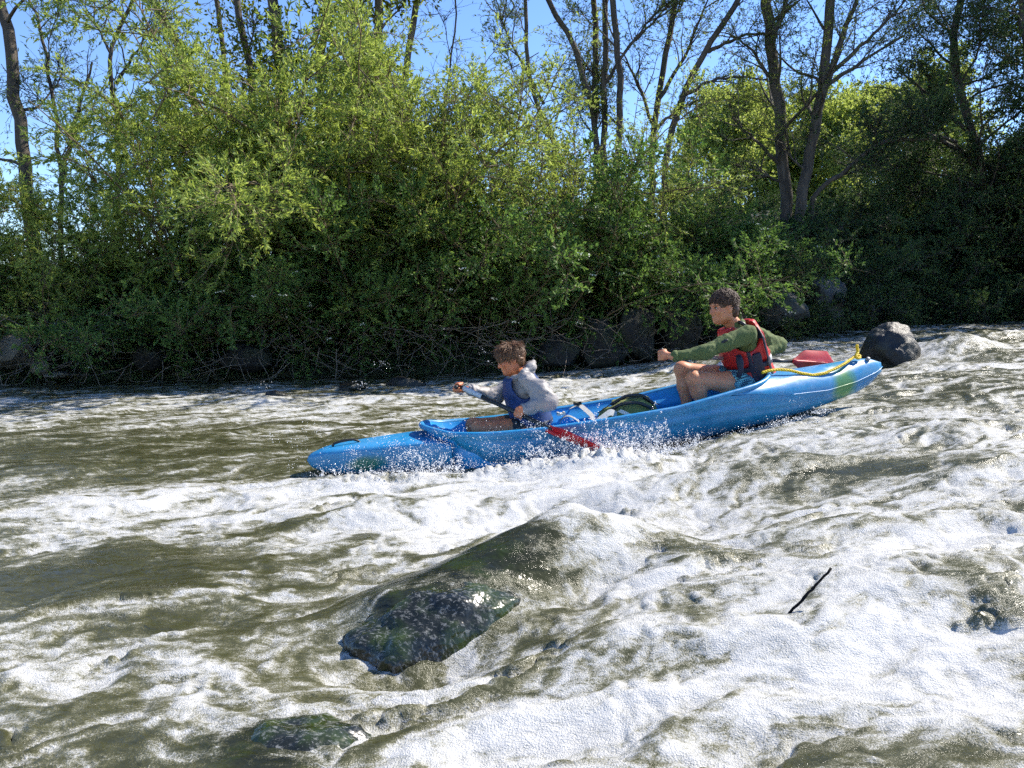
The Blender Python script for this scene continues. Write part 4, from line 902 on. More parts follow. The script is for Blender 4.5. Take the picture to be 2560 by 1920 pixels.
def grip(g, c, axis, wrist, s, sr, out):
    """a hand closed round a bar: bar point, bar direction (towards the thumb side), wrist, size, bar radius, side the knuckles face"""
    ax = unit(A(axis, float)); w = A(wrist, float); o = A(out, float); o = unit(o - ax * (o @ ax)); t = np.cross(ax, o)
    if (w - c) @ t < 0: t = -t                                                           # t points back to the wrist side
    fr = .0088 * s; R = sr + fr
    palm = c + t * (R + .006) + o * .010
    g.ell(palm, s * A([.040, .022, .034]), A([ax, t, o]), .02); g.cap(palm + t * .012, w, .025 * s, .021 * s, .02)
    for i, ln_ in enumerate((.92, 1.0, .95, .8)):
        off = ax * (.030 - .0195 * i) * s; ang = [math.radians(x) for x in (15, 62, 115, 165, 215 * ln_ / 1.0)]
        pts = [c + off + R * 1.05 * (t * math.cos(a) + o * math.sin(a)) for a in ang]
        g.chain(pts, [.0105 * s, .0098 * s, .0092 * s, .0086 * s, .0075 * s], .004)
    ta = [math.radians(x) for x in (-20, -70, -120)]
    pts = [palm + ax * .03 * s] + [c + ax * (.036 + .006 * k) * s + R * 1.1 * (t * math.cos(a) + o * math.sin(a)) for k, a in enumerate(ta)]
    g.chain(pts, [.014 * s, .0118 * s, .0105 * s, .009 * s], .006)
def torso_fn(H, Nk, lat, prof):
    """prof: rows of (t, forward radius, side radius); returns distance function"""
    H, Nk = A(H), A(Nk); up = unit(Nk - H); L = np.linalg.norm(Nk - H); l = unit(lat - up * (lat @ up)); f = np.cross(l, up); pr = A(prof, float)
    def fn(P):
        q = P - H; z = q @ up; t = z / L; tc = np.clip(t, pr[0, 0], pr[-1, 0])
        rf = np.interp(tc, pr[:, 0], pr[:, 1]); rl = np.interp(tc, pr[:, 0], pr[:, 2]); a, b = q @ f, q @ l
        k0 = np.sqrt((a / rf) ** 2 + (b / rl) ** 2); k1 = np.sqrt((a / rf ** 2) ** 2 + (b / rl ** 2) ** 2); d = np.where(k0 > 1e-3, k0 * (k0 - 1) / (k1 + 1e-6), -rf); dz = (t - tc) * L
        return np.where(np.abs(dz) > 0, np.sqrt(np.clip(d, 0, None) ** 2 + dz ** 2) + np.minimum(d, 0) * 0, d)
    return fn, up, l, f, L
def strands(name, P0, c, R, s, n, seed, mat, parent, mode):
    """locks of hair as tapered tubes"""
    r = np.random.default_rng(seed); mb = MB(); k = 0
    while k < n:
        d = unit(r.normal(size=3)); f, l, u = d
        if mode == 'bowl' and (u < -.7 or (u < -.3 and f > -.3) or (f > .35 and u < .15) or (f > .1 and u < -.1)): continue
        if mode == 'curl' and (u < -.7 or (u < -.35 and f > -.35) or (f > .45 and u < .38) or (f > -.05 and u < -.05)): continue
        p = A([-.012 + .101 * f, .080 * l, .032 + .094 * u]); k += 1; pts = [p]; nrm = unit(d / A([.1, .08, .09]))
        if mode == 'bowl':
            t = A([.5 * f + .15 + .45 * max(f, 0), .55 * l, -.75]); t = t - nrm * (t @ nrm); t = unit(t) + .10 * r.normal(size=3); L = r.uniform(.035, .070) * (1.1 if f > .2 else 1); nn = 5; lift = .14
            if u > .6: t = t + r.normal(size=3) * .35; lift = .3
        else:
            t = r.normal(size=3); t[0] += .5; t[2] -= .1; t = t - nrm * (t @ nrm); t = unit(t); L = r.uniform(.035, .070) * (1.2 if u > .3 else .85); nn = 8; lift = .45
        for i in range(nn - 1):
            dd = unit(t + nrm * (lift - .22 * i)); 
            if mode == 'curl': dd = unit(dd + .75 * A([math.sin(i * 2.1 + k), math.cos(i * 2.3 + k * 1.7), math.sin(i * 1.7 + k * .7)]))
            pts.append(pts[-1] + dd * L / (nn - 1))
        pts = A(pts); W = c + s * (pts[:, :1] * R[0] + pts[:, 1:2] * R[1] + pts[:, 2:] * R[2])
        mb.tube(W - P0, np.linspace(.0030, .0008, nn) * (1.0 if mode == 'bowl' else 1.1), 4, False)
    return local(mb.build(name, mat), parent)
def cap_hair(e, c, R, s, mat, mode):
    P = lambda f, l, u: c + s * (R[0] * f + R[1] * l + R[2] * u)
    g = SDF(c - .17, c + .17, .006); g.ell(P(-.014, 0, .033), s * A([.103, .083, .095]), R, .02)
    if mode == 'bowl': g.ell(P(-.045, 0, -.005), s * A([.062, .077, .08]), R, .02)
    else: g.ell(P(-.05, 0, -.02), s * A([.060, .075, .075]), R, .02)
    g.ell(P(.115, 0, -.055), s * A([.085, .11, .095 if mode == 'bowl' else .10]), R, .012, 's'); g.ell(P(.03, 0, -.10), s * A([.075, .12, .085]), R, .02, 's'); g.ell(P(.0, .09, -.02), s * A([.034, .04, .046]), R, .01, 's'); g.ell(P(.0, -.09, -.02), s * A([.034, .04, .046]), R, .01, 's')
    g.noise(.006, 60, 9).noise(.004, 120, 10)
    return local(g_shift(g, e, 'hair', mat, 1), e)
def face_bits(e, P, R, s, mouth):
    b0 = A(e.location)
    def ball(name, c, r, mat, parent=e):
        g = SDF(c - max(r) * 1.3 - .01, c + max(r) * 1.3 + .01, .003); g.ell(c, r, R, .002); return local(g_shift(g, e, name, mat, 1), e)
    for sd in (-1, 1):
        ball('eye', P(.0785, sd * .030, .006), s * A([.010, .011, .0055]), M['eye']); ball('iris', P(.0865, sd * .0305, .005), s * A([.0045, .0058, .0062]), M['iris'])
        pts = A([P(.0875, sd * .014, .021), P(.090, sd * .030, .0255), P(.078, sd * .048, .021)]) - b0
        local(MB().tube(smooth_path(pts, 8), [.0018, .003, .0034, .0034, .003, .0028, .0022, .0012], 6).build('eyebrow', mouth), e)
        if sd > 0: ball('lips', P(.0855, 0, -.059), s * A([.009, .017, .0085]), M['lip'])
        ball('eyelid', P(.0805, sd * .030, .0125), s * A([.0105, .0135, .0030]), mouth)

def boy():
    Yc = 5.30; sc = .93
    H = at(1338, 1080, Yc); Nk = at(1296, 938, Yc - .01); lat = A([-.22, .975, 0]); e = empty('person', H - A([0, 0, .1]))
    tag(e, 'boy in pale rain jacket and blue buoyancy vest paddling in the bow', 'person')
    tb = (np.minimum(H, Nk) - A([.2, .24, .06]), np.maximum(H, Nk) + A([.2, .24, .08]))
    hc = at(1277, 899, Yc - .015); R = frame((-.93, -.22, -.30), (-.28, 0, .96))
    SN, EN, WN = at(1318, 952, 5.12), at(1366, 1003, 5.03), at(1306, 1027, 4.99); SF, EF, WF = at(1284, 958, 5.46), at(1236, 990, 5.42), at(1172, 974, 5.30)
    T0, T1 = at(1149, 966, 5.24), at(1512, 1134, 4.66)                        # paddle: grip end, blade tip
    pd = unit(T1 - T0); hn = T0 + pd * ((at(1298, 1036, 4.98) - T0) @ pd); gx = unit(np.cross(pd, A([0, 0, 1.0]))); gx = unit(A([.25, .95, .12]) - pd * (A([.25, .95, .12]) @ pd))
    KN, KF = at(1196, 1070, 5.13), at(1182, 1062, 5.38); HN, HF = H + lat * -.075 + A([0, 0, .035]), H + lat * .075 + A([0, 0, .035])
    AN, AF = at(1232, 1112, 5.15), at(1168, 1120, 5.40)
    lo = A([T0[0] - .12, 4.80, -.02]); hi = A([EN[0] + .12, 5.72, hc[2] + .17])
    g = SDF(lo, hi, .0055); P = head_sdf(g, hc, R, sc)
    g.cap(hc - R[2] * .06 - R[0] * .02, Nk - A([0, 0, .02]), .042, .05, .03)
    tf, up, l, f, L = torso_fn(H, Nk, lat, [(0, .085, .12), (.3, .082, .115), (.75, .09, .135), (.95, .06, .09)]); g.field(tf, .03, box=tb)
    g.chain([SN, EN, WN], [.045, .036, .026], .03); g.chain([SF, EF, WF], [.045, .036, .026], .03)
    g.chain([HN, (HN + KN) / 2, KN, AN], [.075, .064, .048, .034], .03); g.chain([HF, (HF + KF) / 2, KF, AF], [.075, .064, .048, .034], .03)
    g.chain([AN, AN + A([-.10, -.01, -.02])], [.03, .022], .02); g.chain([AF, AF + A([-.10, -.01, -.02])], [.03, .022], .02)
    grip(g, hn, pd * -1, WN, .88, .016, A([-.35, -.9, .05])); grip(g, T0 - gx * .0, gx * -1, WF, .88, .015, A([-.85, 0, .5]))
    local(g_shift(g, e, 'body', M['skin_a']), e)
    face_bits(e, P, R, sc, M['hair_a']); cap_hair(e, hc, R, sc, M['hair_a'], 'bowl'); strands('hair_locks', A(e.location), hc, R, sc, 2600, 5, M['hair_a'], e, 'bowl')
    # jacket with sleeves and hood
    g = SDF(lo, hi + A([.03, .05, 0]), .0065); jf, *_ = torso_fn(H, Nk, lat, [(.05, .112, .150), (.3, .108, .145), (.75, .115, .160), (.93, .085, .115)]); g.field(jf, .03, box=tb)
    g.chain([SN, EN, EN + (WN - EN) * .93], [.066, .060, .046], .05); g.ell(EN + A([.02, 0, -.005]), (.058, .05, .055), None, .04); g.cap((SN + EN) / 2 + A([.03, -.01, .03]), EN, .055, .05, .04)
    g.chain([SF, EF, EF + (WF - EF) * .95], [.062, .056, .043], .05)
    g.chain([Nk + A([.035, -.11, .02]), Nk + A([.085, -.04, .055]), Nk + A([.085, .05, .055]), Nk + A([.03, .11, .02])], [.032, .036, .036, .032], .03)      # hood lying behind the neck
    g.chain([Nk + A([.035, -.10, .015]), Nk + A([-.035, -.075, -.015]), Nk + A([-.075, -.01, -.035])], [.026, .022, .02], .03); g.chain([Nk + A([.03, .10, .015]), Nk + A([-.035, .075, -.015]), Nk + A([-.075, .01, -.035])], [.026, .022, .02], .03)
    g.cap(Nk + A([.10, -.03, .06]), Nk + A([.11, .03, .10]), .022, .018, .03)
    g.cap(Nk + A([.0, 0, .035]), Nk + A([0, 0, .12]), .052, .06, .012, 's')
    g.noise(.006, A([14, 18, 30]), 12, True).noise(.0025, A([40, 30, 60]), 13, True)
    local(g_shift(g, e, 'rain_jacket', M['rain'], 2), e)
    for a, b, rr in ((EN, WN, .049), (EF, WF, .046)):                           # elastic cuffs
        d = unit(b - a); q = a + (b - a) * .93; local(MB().tube([q - d * .012 - A(e.location), q - A(e.location), q + d * .010 - A(e.location)], [rr * .98, rr, rr * .9], 14).build('cuff', M['rain']), e)
    # vest
    def vest(off, zlo, zhi, arm):
        def fn(Q):
            d = jf(Q) - off; z = (Q - H) @ up / L; d = np.maximum(d, (zlo - z) * L); d = np.maximum(d, (z - zhi) * L)
            for S in (SN, SF): d = np.maximum(d, arm - np.sqrt((((Q - S) @ f) / 1.0) ** 2 + (((Q - S) @ up) / 1.25) ** 2) - 1e3 * 0 - np.where(np.abs((Q - H) @ l) < .06, 9, 0))
            d = np.maximum(d, .075 - np.linalg.norm((Q - Nk - A([0, 0, .03])) - up * ((Q - Nk) @ up)[..., None] * .7, axis=-1))
            return d
        return fn
    vf = vest(.036, .10, 1.03, .074); g = SDF(*tb, .0065); g.field(vf, .004); g.noise(.005, 16, 22)
    local(g_shift(g, e, 'buoyancy_vest', M['vestblue'], 3), e)
    def bands(Q):
        d = jf(Q) - .040; z = (Q - H) @ up / L; b = np.full(z.shape, 1.0); x = (Q - H) @ f; y = (Q - H) @ l
        b = np.minimum(b, np.abs(z - .17) * L - .012); b = np.minimum(b, np.maximum(np.abs(y + .125) - .016, np.abs(x) - .05))
        return np.maximum(np.maximum(d, b), np.maximum((.08 - z) * L, (z - .62) * L))
    g = SDF(*tb, .0065); g.field(bands, .003); local(g_shift(g, e, 'vest_strap', M['vesttrim'], 2), e)
    g = SDF(lo, hi, .0065); g.chain([HN + A([0, 0, .0]), HN + (KN - HN) * .40], [.088, .080], .03); g.chain([HF, HF + (KF - HF) * .40], [.088, .080], .03); g.ell(H + A([.02, 0, 0]), (.12, .15, .085), None, .03); g.noise(.006, 30, 4, True)
    local(g_shift(g, e, 'shorts', M['dark'], 2), e)
    g = SDF(lo, hi, .006); c = HN + (KN - HN) * .22; g.ell(c + A([0, -.055, -.005]), (.055, .045, .035), None, .01); g.noise(.008, 30, 5); local(g_shift(g, e, 'shorts_panel', M['orange'], 2), e)
    # paddle
    Lp = float(np.linalg.norm(T1 - T0)); pe = empty('paddle', T0); loc = lambda t: pd * t
    tag(pe, 'black shafted paddle with red blade dug into the splash by the boy', 'paddle')
    nb = unit(np.cross(pd, A([.1, .45, .9])))                                   # across the blade
    local(MB().tube([loc(.20), loc(Lp - .44), loc(Lp - .40)], [.0155, .0155, .013], 14).build('shaft', M['shaft']), pe)
    local(MB().tube([loc(.035), loc(.04), loc(.12), loc(.125), loc(.20)], [.0165, .0185, .0185, .0165, .0165], 14).build('shaft_sleeve', M['sleeve']), pe)
    local(MB().tube([loc(.0), loc(.06)], [.015, .017], 12).build('grip_stem', M['black']), pe); local(MB().tube([gx * -.055, gx * -.045, gx * 0, gx * .045, gx * .055], [.010, .015, .014, .015, .010], 12).build('grip', M['black']), pe)
    blade(pe, loc(Lp - .42), pd, nb, .42, .085)
def blade(pe, p0, d, nb, L, hw):
    nn = np.cross(d, nb); P = []
    for t in np.linspace(0, 1, 22):
        w = hw * (sstep(-.05, .38, t)) * (1 - .9 * sstep(.90, 1.04, t)) + .012; row_ = []
        for s_ in np.linspace(-1, 1, 15):
            cam = .018 * (1 - s_ * s_) * math.sin(t * math.pi) - .010 * (s_ * s_); rib = .012 * math.exp(-(s_ / .13) ** 2) * (1 - t) ** .7
            row_.append(p0 + d * (t * L - .03 * s_ * s_ * t) + nb * (s_ * w) + nn * (cam + rib))
        P.append(row_)
    P = A(P); b = P - nn * .007; mb = MB().grid(P).grid(b, flip=True); e = np.concatenate([P[0], P[1:, -1], P[-1, ::-1][1:], P[::-1, 0][1:]]); mb.grid(np.stack([e, e - nn * .007]))
    o = local(mb.build('blade', M['bladered']), pe)
    rib = [p0 + d * (t * L) + nn * (.014 + .008 * (1 - t)) for t in np.linspace(-.06, .8, 9)]; local(MB().tube(rib, np.linspace(.015, .004, 9), 10).build('spine', M['bladered']), pe); return o
M['shaft'] = simple('black_shaft', (.012, .012, .013), .35, .2, 40, .1); M['sleeve'] = simple('grey_shaft_sleeve', (.42, .45, .47), .4, .15, 60, .1); M['alu'] = simple('pale_metal_shaft', (.55, .54, .52), .3, .1, 40, .05, metal=.6)
def bladem():
    m, nt, b = newmat('red_blade'); co = coords(nt); f = noise(nt, co, 10, 6, .65)
    nt.links.new(ramp(nt, f, [(.3, (.36, .008, .014)), (.62, (.45, .013, .02)), (.72, (.20, .02, .12))]), b.inputs['Base Color']); b.inputs['Roughness'].default_value = .5; bump(nt, b, noise(nt, co, 40, 4), .15, .004); return m
M['bladered'] = bladem()

def teen():
    Yc = 5.68; sc = 1.06
    H = at(1888, 968, Yc); Nk = at(1838, 810, Yc - .02); lat = A([-.22, .975, 0]); e = empty('person', H - A([0, 0, .12]))
    tag(e, 'dark curly haired teenager in green fleece and red life vest in the stern', 'person')
    tb = (np.minimum(H, Nk) - A([.24, .28, .06]), np.maximum(H, Nk) + A([.24, .28, .08]))
    hc = at(1809, 770, Yc - .04); R = frame((-.95, -.28, -.10), (-.12, 0, .99))
    SN, EN, WN = at(1868, 836, 5.46), at(1762, 880, 5.38), at(1682, 891, 5.40); SF, EF, WF = at(1880, 832, 5.86), at(1946, 862, 6.02), at(1895, 905, 5.86)
    T0, T1 = at(1655, 889, 5.46), at(2085, 908, 6.05); pd = unit(T1 - T0); gx = unit(A([.1, .25, .96]) - pd * (A([.1, .25, .96]) @ pd))
    WF = T0 + pd * ((at(1880, 896, 5.8) - T0) @ pd) + A([.03, .03, .02])
    KN, KF = at(1736, 948, 5.46), at(1706, 924, 5.76); HN, HF = H + lat * -.10 + A([-.02, 0, .03]), H + lat * .10 + A([-.02, 0, .03])
    AN, AF = at(1764, 1032, 5.50), at(1722, 1040, 5.74)
    lo = A([T0[0] - .14, 5.12, KN[2] - .42]); hi = A([EF[0] + .14, 6.22, hc[2] + .19])
    g = SDF(lo, hi, .006); P = head_sdf(g, hc, R, sc)
    g.cap(hc - R[2] * .06 - R[0] * .025, Nk - A([0, 0, .02]), .052, .06, .03)
    tf, up, l, f, L = torso_fn(H, Nk, lat, [(0, .10, .145), (.3, .095, .135), (.75, .11, .165), (.95, .075, .11)]); g.field(tf, .03, box=tb)
    g.chain([SN, EN, WN], [.05, .036, .027], .02); g.chain([SF, EF, WF], [.05, .036, .027], .02)
    g.chain([HN, (HN + KN) / 2 + A([0, 0, -.005]), KN, KN + (AN - KN) * .35, AN], [.088, .080, .058, .056, .038], .03); g.chain([HF, (HF + KF) / 2, KF, KF + (AF - KF) * .35, AF], [.088, .080, .058, .056, .038], .03)
    g.ell(KN + A([-.012, 0, .008]), (.05, .05, .05), None, .02); g.ell(KF + A([-.012, 0, .008]), (.05, .05, .05), None, .02)
    g.chain([AN, AN + A([-.15, -.01, -.05])], [.034, .026], .02); g.chain([AF, AF + A([-.15, -.01, -.05])], [.034, .026], .02)
    grip(g, T0, gx, WN, 1.0, .015, A([-.75, -.6, .1])); grip(g, T0 + pd * ((WF - T0) @ pd), pd, WF + A([0, .03, .03]), 1.0, .015, A([-.2, -.6, .7]))
    local(g_shift(g, e, 'body', M['skin_b']), e)
    face_bits(e, P, R, sc, M['hair_b']); cap_hair(e, hc, R, sc, M['hair_b'], 'curl'); strands('hair_locks', A(e.location), hc, R, sc, 2800, 6, M['hair_b'], e, 'curl')
    b0 = A(e.location); g = SDF(P(.08, 0, -.06) - .04, P(.08, 0, -.06) + .04, .003); g.ell(P(.0875, 0, -.0595), sc * A([.007, .014, .0040]), R, .002); local(g_shift(g, e, 'mouth', M['mouth'], 1), e)
    g = SDF(P(.08, 0, -.06) - .04, P(.08, 0, -.06) + .04, .0025); g.ell(P(.0905, 0, -.0575), sc * A([.005, .012, .0022]), R, .002); local(g_shift(g, e, 'teeth', M['teeth'], 1), e)
    # fleece
    g = SDF(lo, hi + A([.06, .05, 0]), .007); jf, *_ = torso_fn(H, Nk, lat, [(.04, .122, .168), (.3, .115, .158), (.75, .128, .185), (.93, .095, .13)]); g.field(jf, .03, box=tb)
    g.chain([SN, (SN + EN) / 2, EN, WN + (EN - WN) * .06], [.076, .058, .051, .0385], .05); g.chain([SF, EF, WF], [.074, .060, .042], .05)
    nu = unit(hc - R[0] * .03 - Nk); g.cap(Nk - nu * .02, Nk + nu * .045, .075, .066, .02); g.cap(Nk + nu * .03, Nk + nu * .16, .055, .062, .01, 's')
    g.noise(.006, A([18, 26, 22]), 32, True).noise(.003, 50, 33, True); local(g_shift(g, e, 'fleece', M['fleece'], 2), e)
    q = EN + (WN - EN) * .94; d = unit(WN - EN); local(MB().tube([q - d * .02 - b0, q - b0, q + d * .014 - b0], [.0425, .043, .040], 16).build('cuff', M['fleece']), e)
    sp = (SN * .45 + EN * .55); g = SDF(sp - .09, sp + .09, .005); n_ = unit(A([-.2, -.85, .35])); g.ell(sp + n_ * .062, (.030, .008, .012), A([unit(EN - SN), n_, unit(np.cross(unit(EN - SN), n_))]), .003); local(g_shift(g, e, 'sleeve_badge', M['black'], 1), e)
    # vest: panels in red, straps in black
    def region(Q, zlo, zhi):
        z = (Q - H) @ up / L; d = np.maximum((zlo - z) * L, (z - zhi) * L)
        for S in (SN, SF): d = np.maximum(d, .108 - np.sqrt(((Q - S) @ f) ** 2 + (((Q - S) @ up) / 1.25) ** 2) - np.where(np.abs((Q - H) @ l) < .07, 9, 0))
        return np.maximum(d, .092 - np.linalg.norm((Q - Nk - A([0, 0, .03])) - up * ((Q - Nk) @ up)[..., None] * .7, axis=-1))
    def vest(Q):
        x = (Q - H) @ f; z = (Q - H) @ up / L; y = (Q - H) @ l
        puff = .030 + .018 * (np.abs(x) > .05) - .022 * np.exp(-((z - .38) / .045) ** 2) - .026 * np.exp(-((x + .005) / .035) ** 2)
        return np.maximum(jf(Q) - puff, region(Q, .12, 1.0))
    g = SDF(*tb, .007); g.field(vest, .004); g.noise(.004, 18, 42); local(g_shift(g, e, 'life_vest', M['vestred'], 3), e)
    def bands(Q):
        x = (Q - H) @ f; z = (Q - H) @ up / L; y = (Q - H) @ l
        b = np.abs(z - .36) * L - .018; b = np.minimum(b, np.maximum(np.abs(x + .075) - .013, .06 - np.abs(y))); b = np.minimum(b, np.maximum(np.abs(x - .07) - .013, .06 - np.abs(y))); b = np.minimum(b, np.abs(z - .135) * L - .012)
        b = np.minimum(b, np.maximum(np.abs(x + .02) - .038, (z - .56) * L))
        return np.maximum(np.maximum(jf(Q) - .052 + .012 * (np.abs(x) < .05), b), np.maximum(region(Q, .10, .96), (z - .9) * L))
    g = SDF(*tb, .006); g.field(bands, .003); local(g_shift(g, e, 'vest_strap', M['vesttrim'], 2), e)
    def tape(Q):
        x = (Q - H) @ f; z = (Q - H) @ up / L; return np.maximum(np.maximum(jf(Q) - .0535, np.abs(z - .405) * L - .018), np.maximum(.085 - x, region(Q, .1, .9)))
    g = SDF(*tb, .006); g.field(tape, .002); local(g_shift(g, e, 'reflective_tape', M['reflect'], 2), e)
    fl_ = [Nk + A([.0, -.07, .02]) - b0, Nk + A([.03, -.09, .005]) - b0, Nk + A([.06, -.10, -.02]) - b0]; local(MB().tube(fl_, [.012, .016, .012], 8).build('vest_buckle', M['black']), e)
    bs = A([at(1846, 888, 5.46), at(1850, 905, 5.44), at(1852, 925, 5.43), at(1846, 944, 5.43)]); local(MB().tube(bs - b0, [.02, .028, .022, .016], 8).build('vest_webbing', M['vesttrim']), e)
    # shirt tail and shorts
    g = SDF(lo, hi, .0065); g.ell(H + A([.05, -.05, .02]), (.118, .165, .115), None, .02); g.noise(.008, 26, 52, True); local(g_shift(g, e, 'shirt_tail', M['shirttail'], 2), e)
    g = SDF(lo, hi, .0065); g.chain([HN, HN + (KN - HN) * .42], [.098, .094], .03); g.chain([HF, HF + (KF - HF) * .42], [.098, .094], .03); g.ell(H + A([-.02, 0, -.005]), (.125, .17, .09), None, .03); g.noise(.005, 34, 54, True); local(g_shift(g, e, 'swim_shorts', M['check'], 2), e)
    # paddle
    Lp = float(np.linalg.norm(T1 - T0)); pe = empty('paddle', T0); loc = lambda t: pd * t; tag(pe, 'pale shafted paddle with red blade held across by the teenager', 'paddle')
    local(MB().tube([loc(0), loc(Lp * .58)], .0155, 14).build('shaft', M['alu']), pe); local(MB().tube([loc(Lp * .58), loc(Lp - .40)], .0155, 14).build('shaft', M['shaft']), pe)
    local(MB().tube([gx * -.055, gx * -.045, gx * 0, gx * .045, gx * .055], [.010, .015, .014, .015, .010], 12).build('grip', M['black']), pe)
    blade(pe, loc(Lp - .42), pd, unit(A([.02, .10, 1.0])), .42, .085)
def nest(e, pairs):
    ch = list(e.children); base = lambda o: o.name.split('.')[0]; seen = {}
    for c in ch:
        if base(c) in pairs:
            tg = [t for t in ch if base(t) == pairs[base(c)]]; k = seen.get(base(c), 0); seen[base(c)] = k + 1
            if tg: local(c, tg[min(k, len(tg) - 1)])
boy(); teen()
for e in [o for o in COL.objects if o.parent is None and o.name.split('.')[0] in ('person', 'paddle')]:
    nest(e, {'iris': 'eye', 'eyelid': 'eye', 'hair_locks': 'hair', 'spine': 'blade', 'grip_stem': 'grip', 'sleeve_badge': 'fleece', 'shorts_panel': 'shorts', 'reflective_tape': 'life_vest', 'vest_buckle': 'life_vest', 'vest_webbing': 'life_vest', 'teeth': 'mouth'})
    for c in list(e.children):
        b_ = c.name.split('.')[0]
        if b_ == 'vest_strap': local(c, [t for t in e.children if t.name.split('.')[0] in ('life_vest', 'buoyancy_vest')][0])
        if b_ == 'cuff': local(c, [t for t in e.children if t.name.split('.')[0] in ('fleece', 'rain_jacket')][0])
nest(canoe, {'seam': 'stern_deck', 'drain_plug': 'stern_deck', 'carrying_handle': 'bow'})
for b_, i in (('buckle', 1), ('buckle.001', 1), ('buckle.002', 2)):
    ss = [o for o in canoe.children if o.name.split('.')[0] == 'strap']; local(bpy.data.objects[b_], ss[i])
# white jug wedged behind the teenager
def jug():
    c = at(1806, 915, 5.95); e = empty('jug', c - A([0, 0, .09])); m, nt, b = newmat('milky_plastic'); b.inputs['Base Color'].default_value = (.75, .77, .8, 1); b.inputs['Roughness'].default_value = .35; b.inputs['Transmission Weight'].default_value = .4
    bump(nt, b, noise(nt, coords(nt), 20, 3), .2, .01)
    local(MB().tube([(0, 0, -.07), (0, 0, -.05), (0, 0, .06), (0, 0, .1), (0, 0, .125)], [.05, .065, .065, .05, .02], 18).build('body', m), e); local(MB().tube([(0, 0, .125), (0, 0, .15)], .022, 12).build('cap', M['webbing']), e)
    tag(e, 'milky white plastic jug half hidden behind the teenager', 'jug')
jug()
# ------------------------------------------------------------------ rocks, driftwood, spray
def rockmat(name, c0, c1, moss=0.0, wet=.5, film=0.0):
    m, nt, b = newmat(name); co = coords(nt); f = noise(nt, co, 5, 9, .65)
    col = ramp(nt, f, [(.3, c0), (.7, c1)])
    def over(c1_, c2, fac):
        mx = N(nt, 'ShaderNodeMix', _data_type='RGBA'); nt.links.new(fac, mx.inputs['Factor']); nt.links.new(c1_, mx.inputs['A']); mx.inputs['B'].default_value = (*c2, 1); return mx.outputs['Result']
    if moss: col = over(col, (.028, .045, .006), mth(nt, 'MULTIPLY', ramp(nt, noise(nt, co, 4.5, 6, .6), [(.45, (0, 0, 0)), (.58, (1, 1, 1))]), moss))
    if film:                                                                        # threads and beads of foam running over the stone
        mp = N(nt, 'ShaderNodeMapping'); mp.inputs['Scale'].default_value = (1, 2.2, .5); mp.inputs['Rotation'].default_value = (0, 0, .4); nt.links.new(co, mp.inputs[0])
        s1 = ramp(nt, noise(nt, mp.outputs[0], 60, 8, .75, .4), [(.53, (0, 0, 0)), (.60, (1, 1, 1))]); col = over(col, (.55, .56, .54), mth(nt, 'MULTIPLY', s1, film))
    nt.links.new(col, b.inputs['Base Color']); b.inputs['Roughness'].default_value = wet; bump(nt, b, noise(nt, co, 14, 8 if wet > .3 else 3, .7 if wet > .3 else .5), .7 if wet > .3 else .5, .03); return m
M['wetrock'] = rockmat('wet_mossy_rock', (.006, .008, .006), (.022, .024, .016), .9, .22, .25); M['shadedrock'] = rockmat('shaded_wet_rock', (.0025, .0024, .0022), (.007, .0066, .006), .15, .45)  # black rock: tree shade over the boulder is put into its colour
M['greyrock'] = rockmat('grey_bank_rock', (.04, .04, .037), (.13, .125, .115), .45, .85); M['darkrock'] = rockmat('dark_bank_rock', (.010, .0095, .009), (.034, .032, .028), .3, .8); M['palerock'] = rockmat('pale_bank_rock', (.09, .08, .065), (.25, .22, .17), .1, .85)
def rock(label, c, r, seed, mat, rough=.10, cuts=9, group=None, name='boulder', rot=0):
    rr = np.random.default_rng(seed); bm = bmesh.new(); bmesh.ops.create_icosphere(bm, subdivisions=5, radius=1.0); me = bpy.data.meshes.new(name); bm.to_mesh(me); bm.free()
    v = np.zeros(len(me.vertices) * 3); me.vertices.foreach_get('co', v); v = v.reshape(-1, 3)
    for _ in range(cuts):                                                            # flat broken faces
        n = unit(rr.normal(size=3)); d = rr.uniform(.62, .9); k = v @ n - d; v -= np.clip(k, 0, None)[:, None] * n * .9
    v *= 1 + (rough * vnoise3(v * 2.2 + seed, seed) + rough * .45 * vnoise3(v * 6 + seed, seed + 1) + rough * .2 * vnoise3(v * 15, seed + 2))[:, None]
    v *= A(r); ca, sa = math.cos(rot), math.sin(rot); v = np.stack([v[:, 0] * ca - v[:, 1] * sa, v[:, 0] * sa + v[:, 1] * ca, v[:, 2]], 1)
    me.vertices.foreach_set('co', v.ravel().astype(np.float32)); me.polygons.foreach_set('use_smooth', np.ones(len(me.polygons), bool)); me.update()
    o = obj(name, me, M[mat]); o.location = tuple(c); tag(o, label, 'rock', group); return o
rock('big mossy wet rock in the foreground with water running over it', (-.21, 2.48, -.105), (.38, .21, .25), 3, 'wetrock', .12, 3, rot=.5)
rock('dark half drowned rock at the bottom edge of the picture', (-.56, 1.75, -.118), (.30, .20, .16), 5, 'wetrock', .16, 5)
rock('dark shaded angular boulder standing out of the rapid behind the stern', (4.40, 8.62, .45), (.32, .32, .45), 8, 'shadedrock', .10, 6, rot=.5)
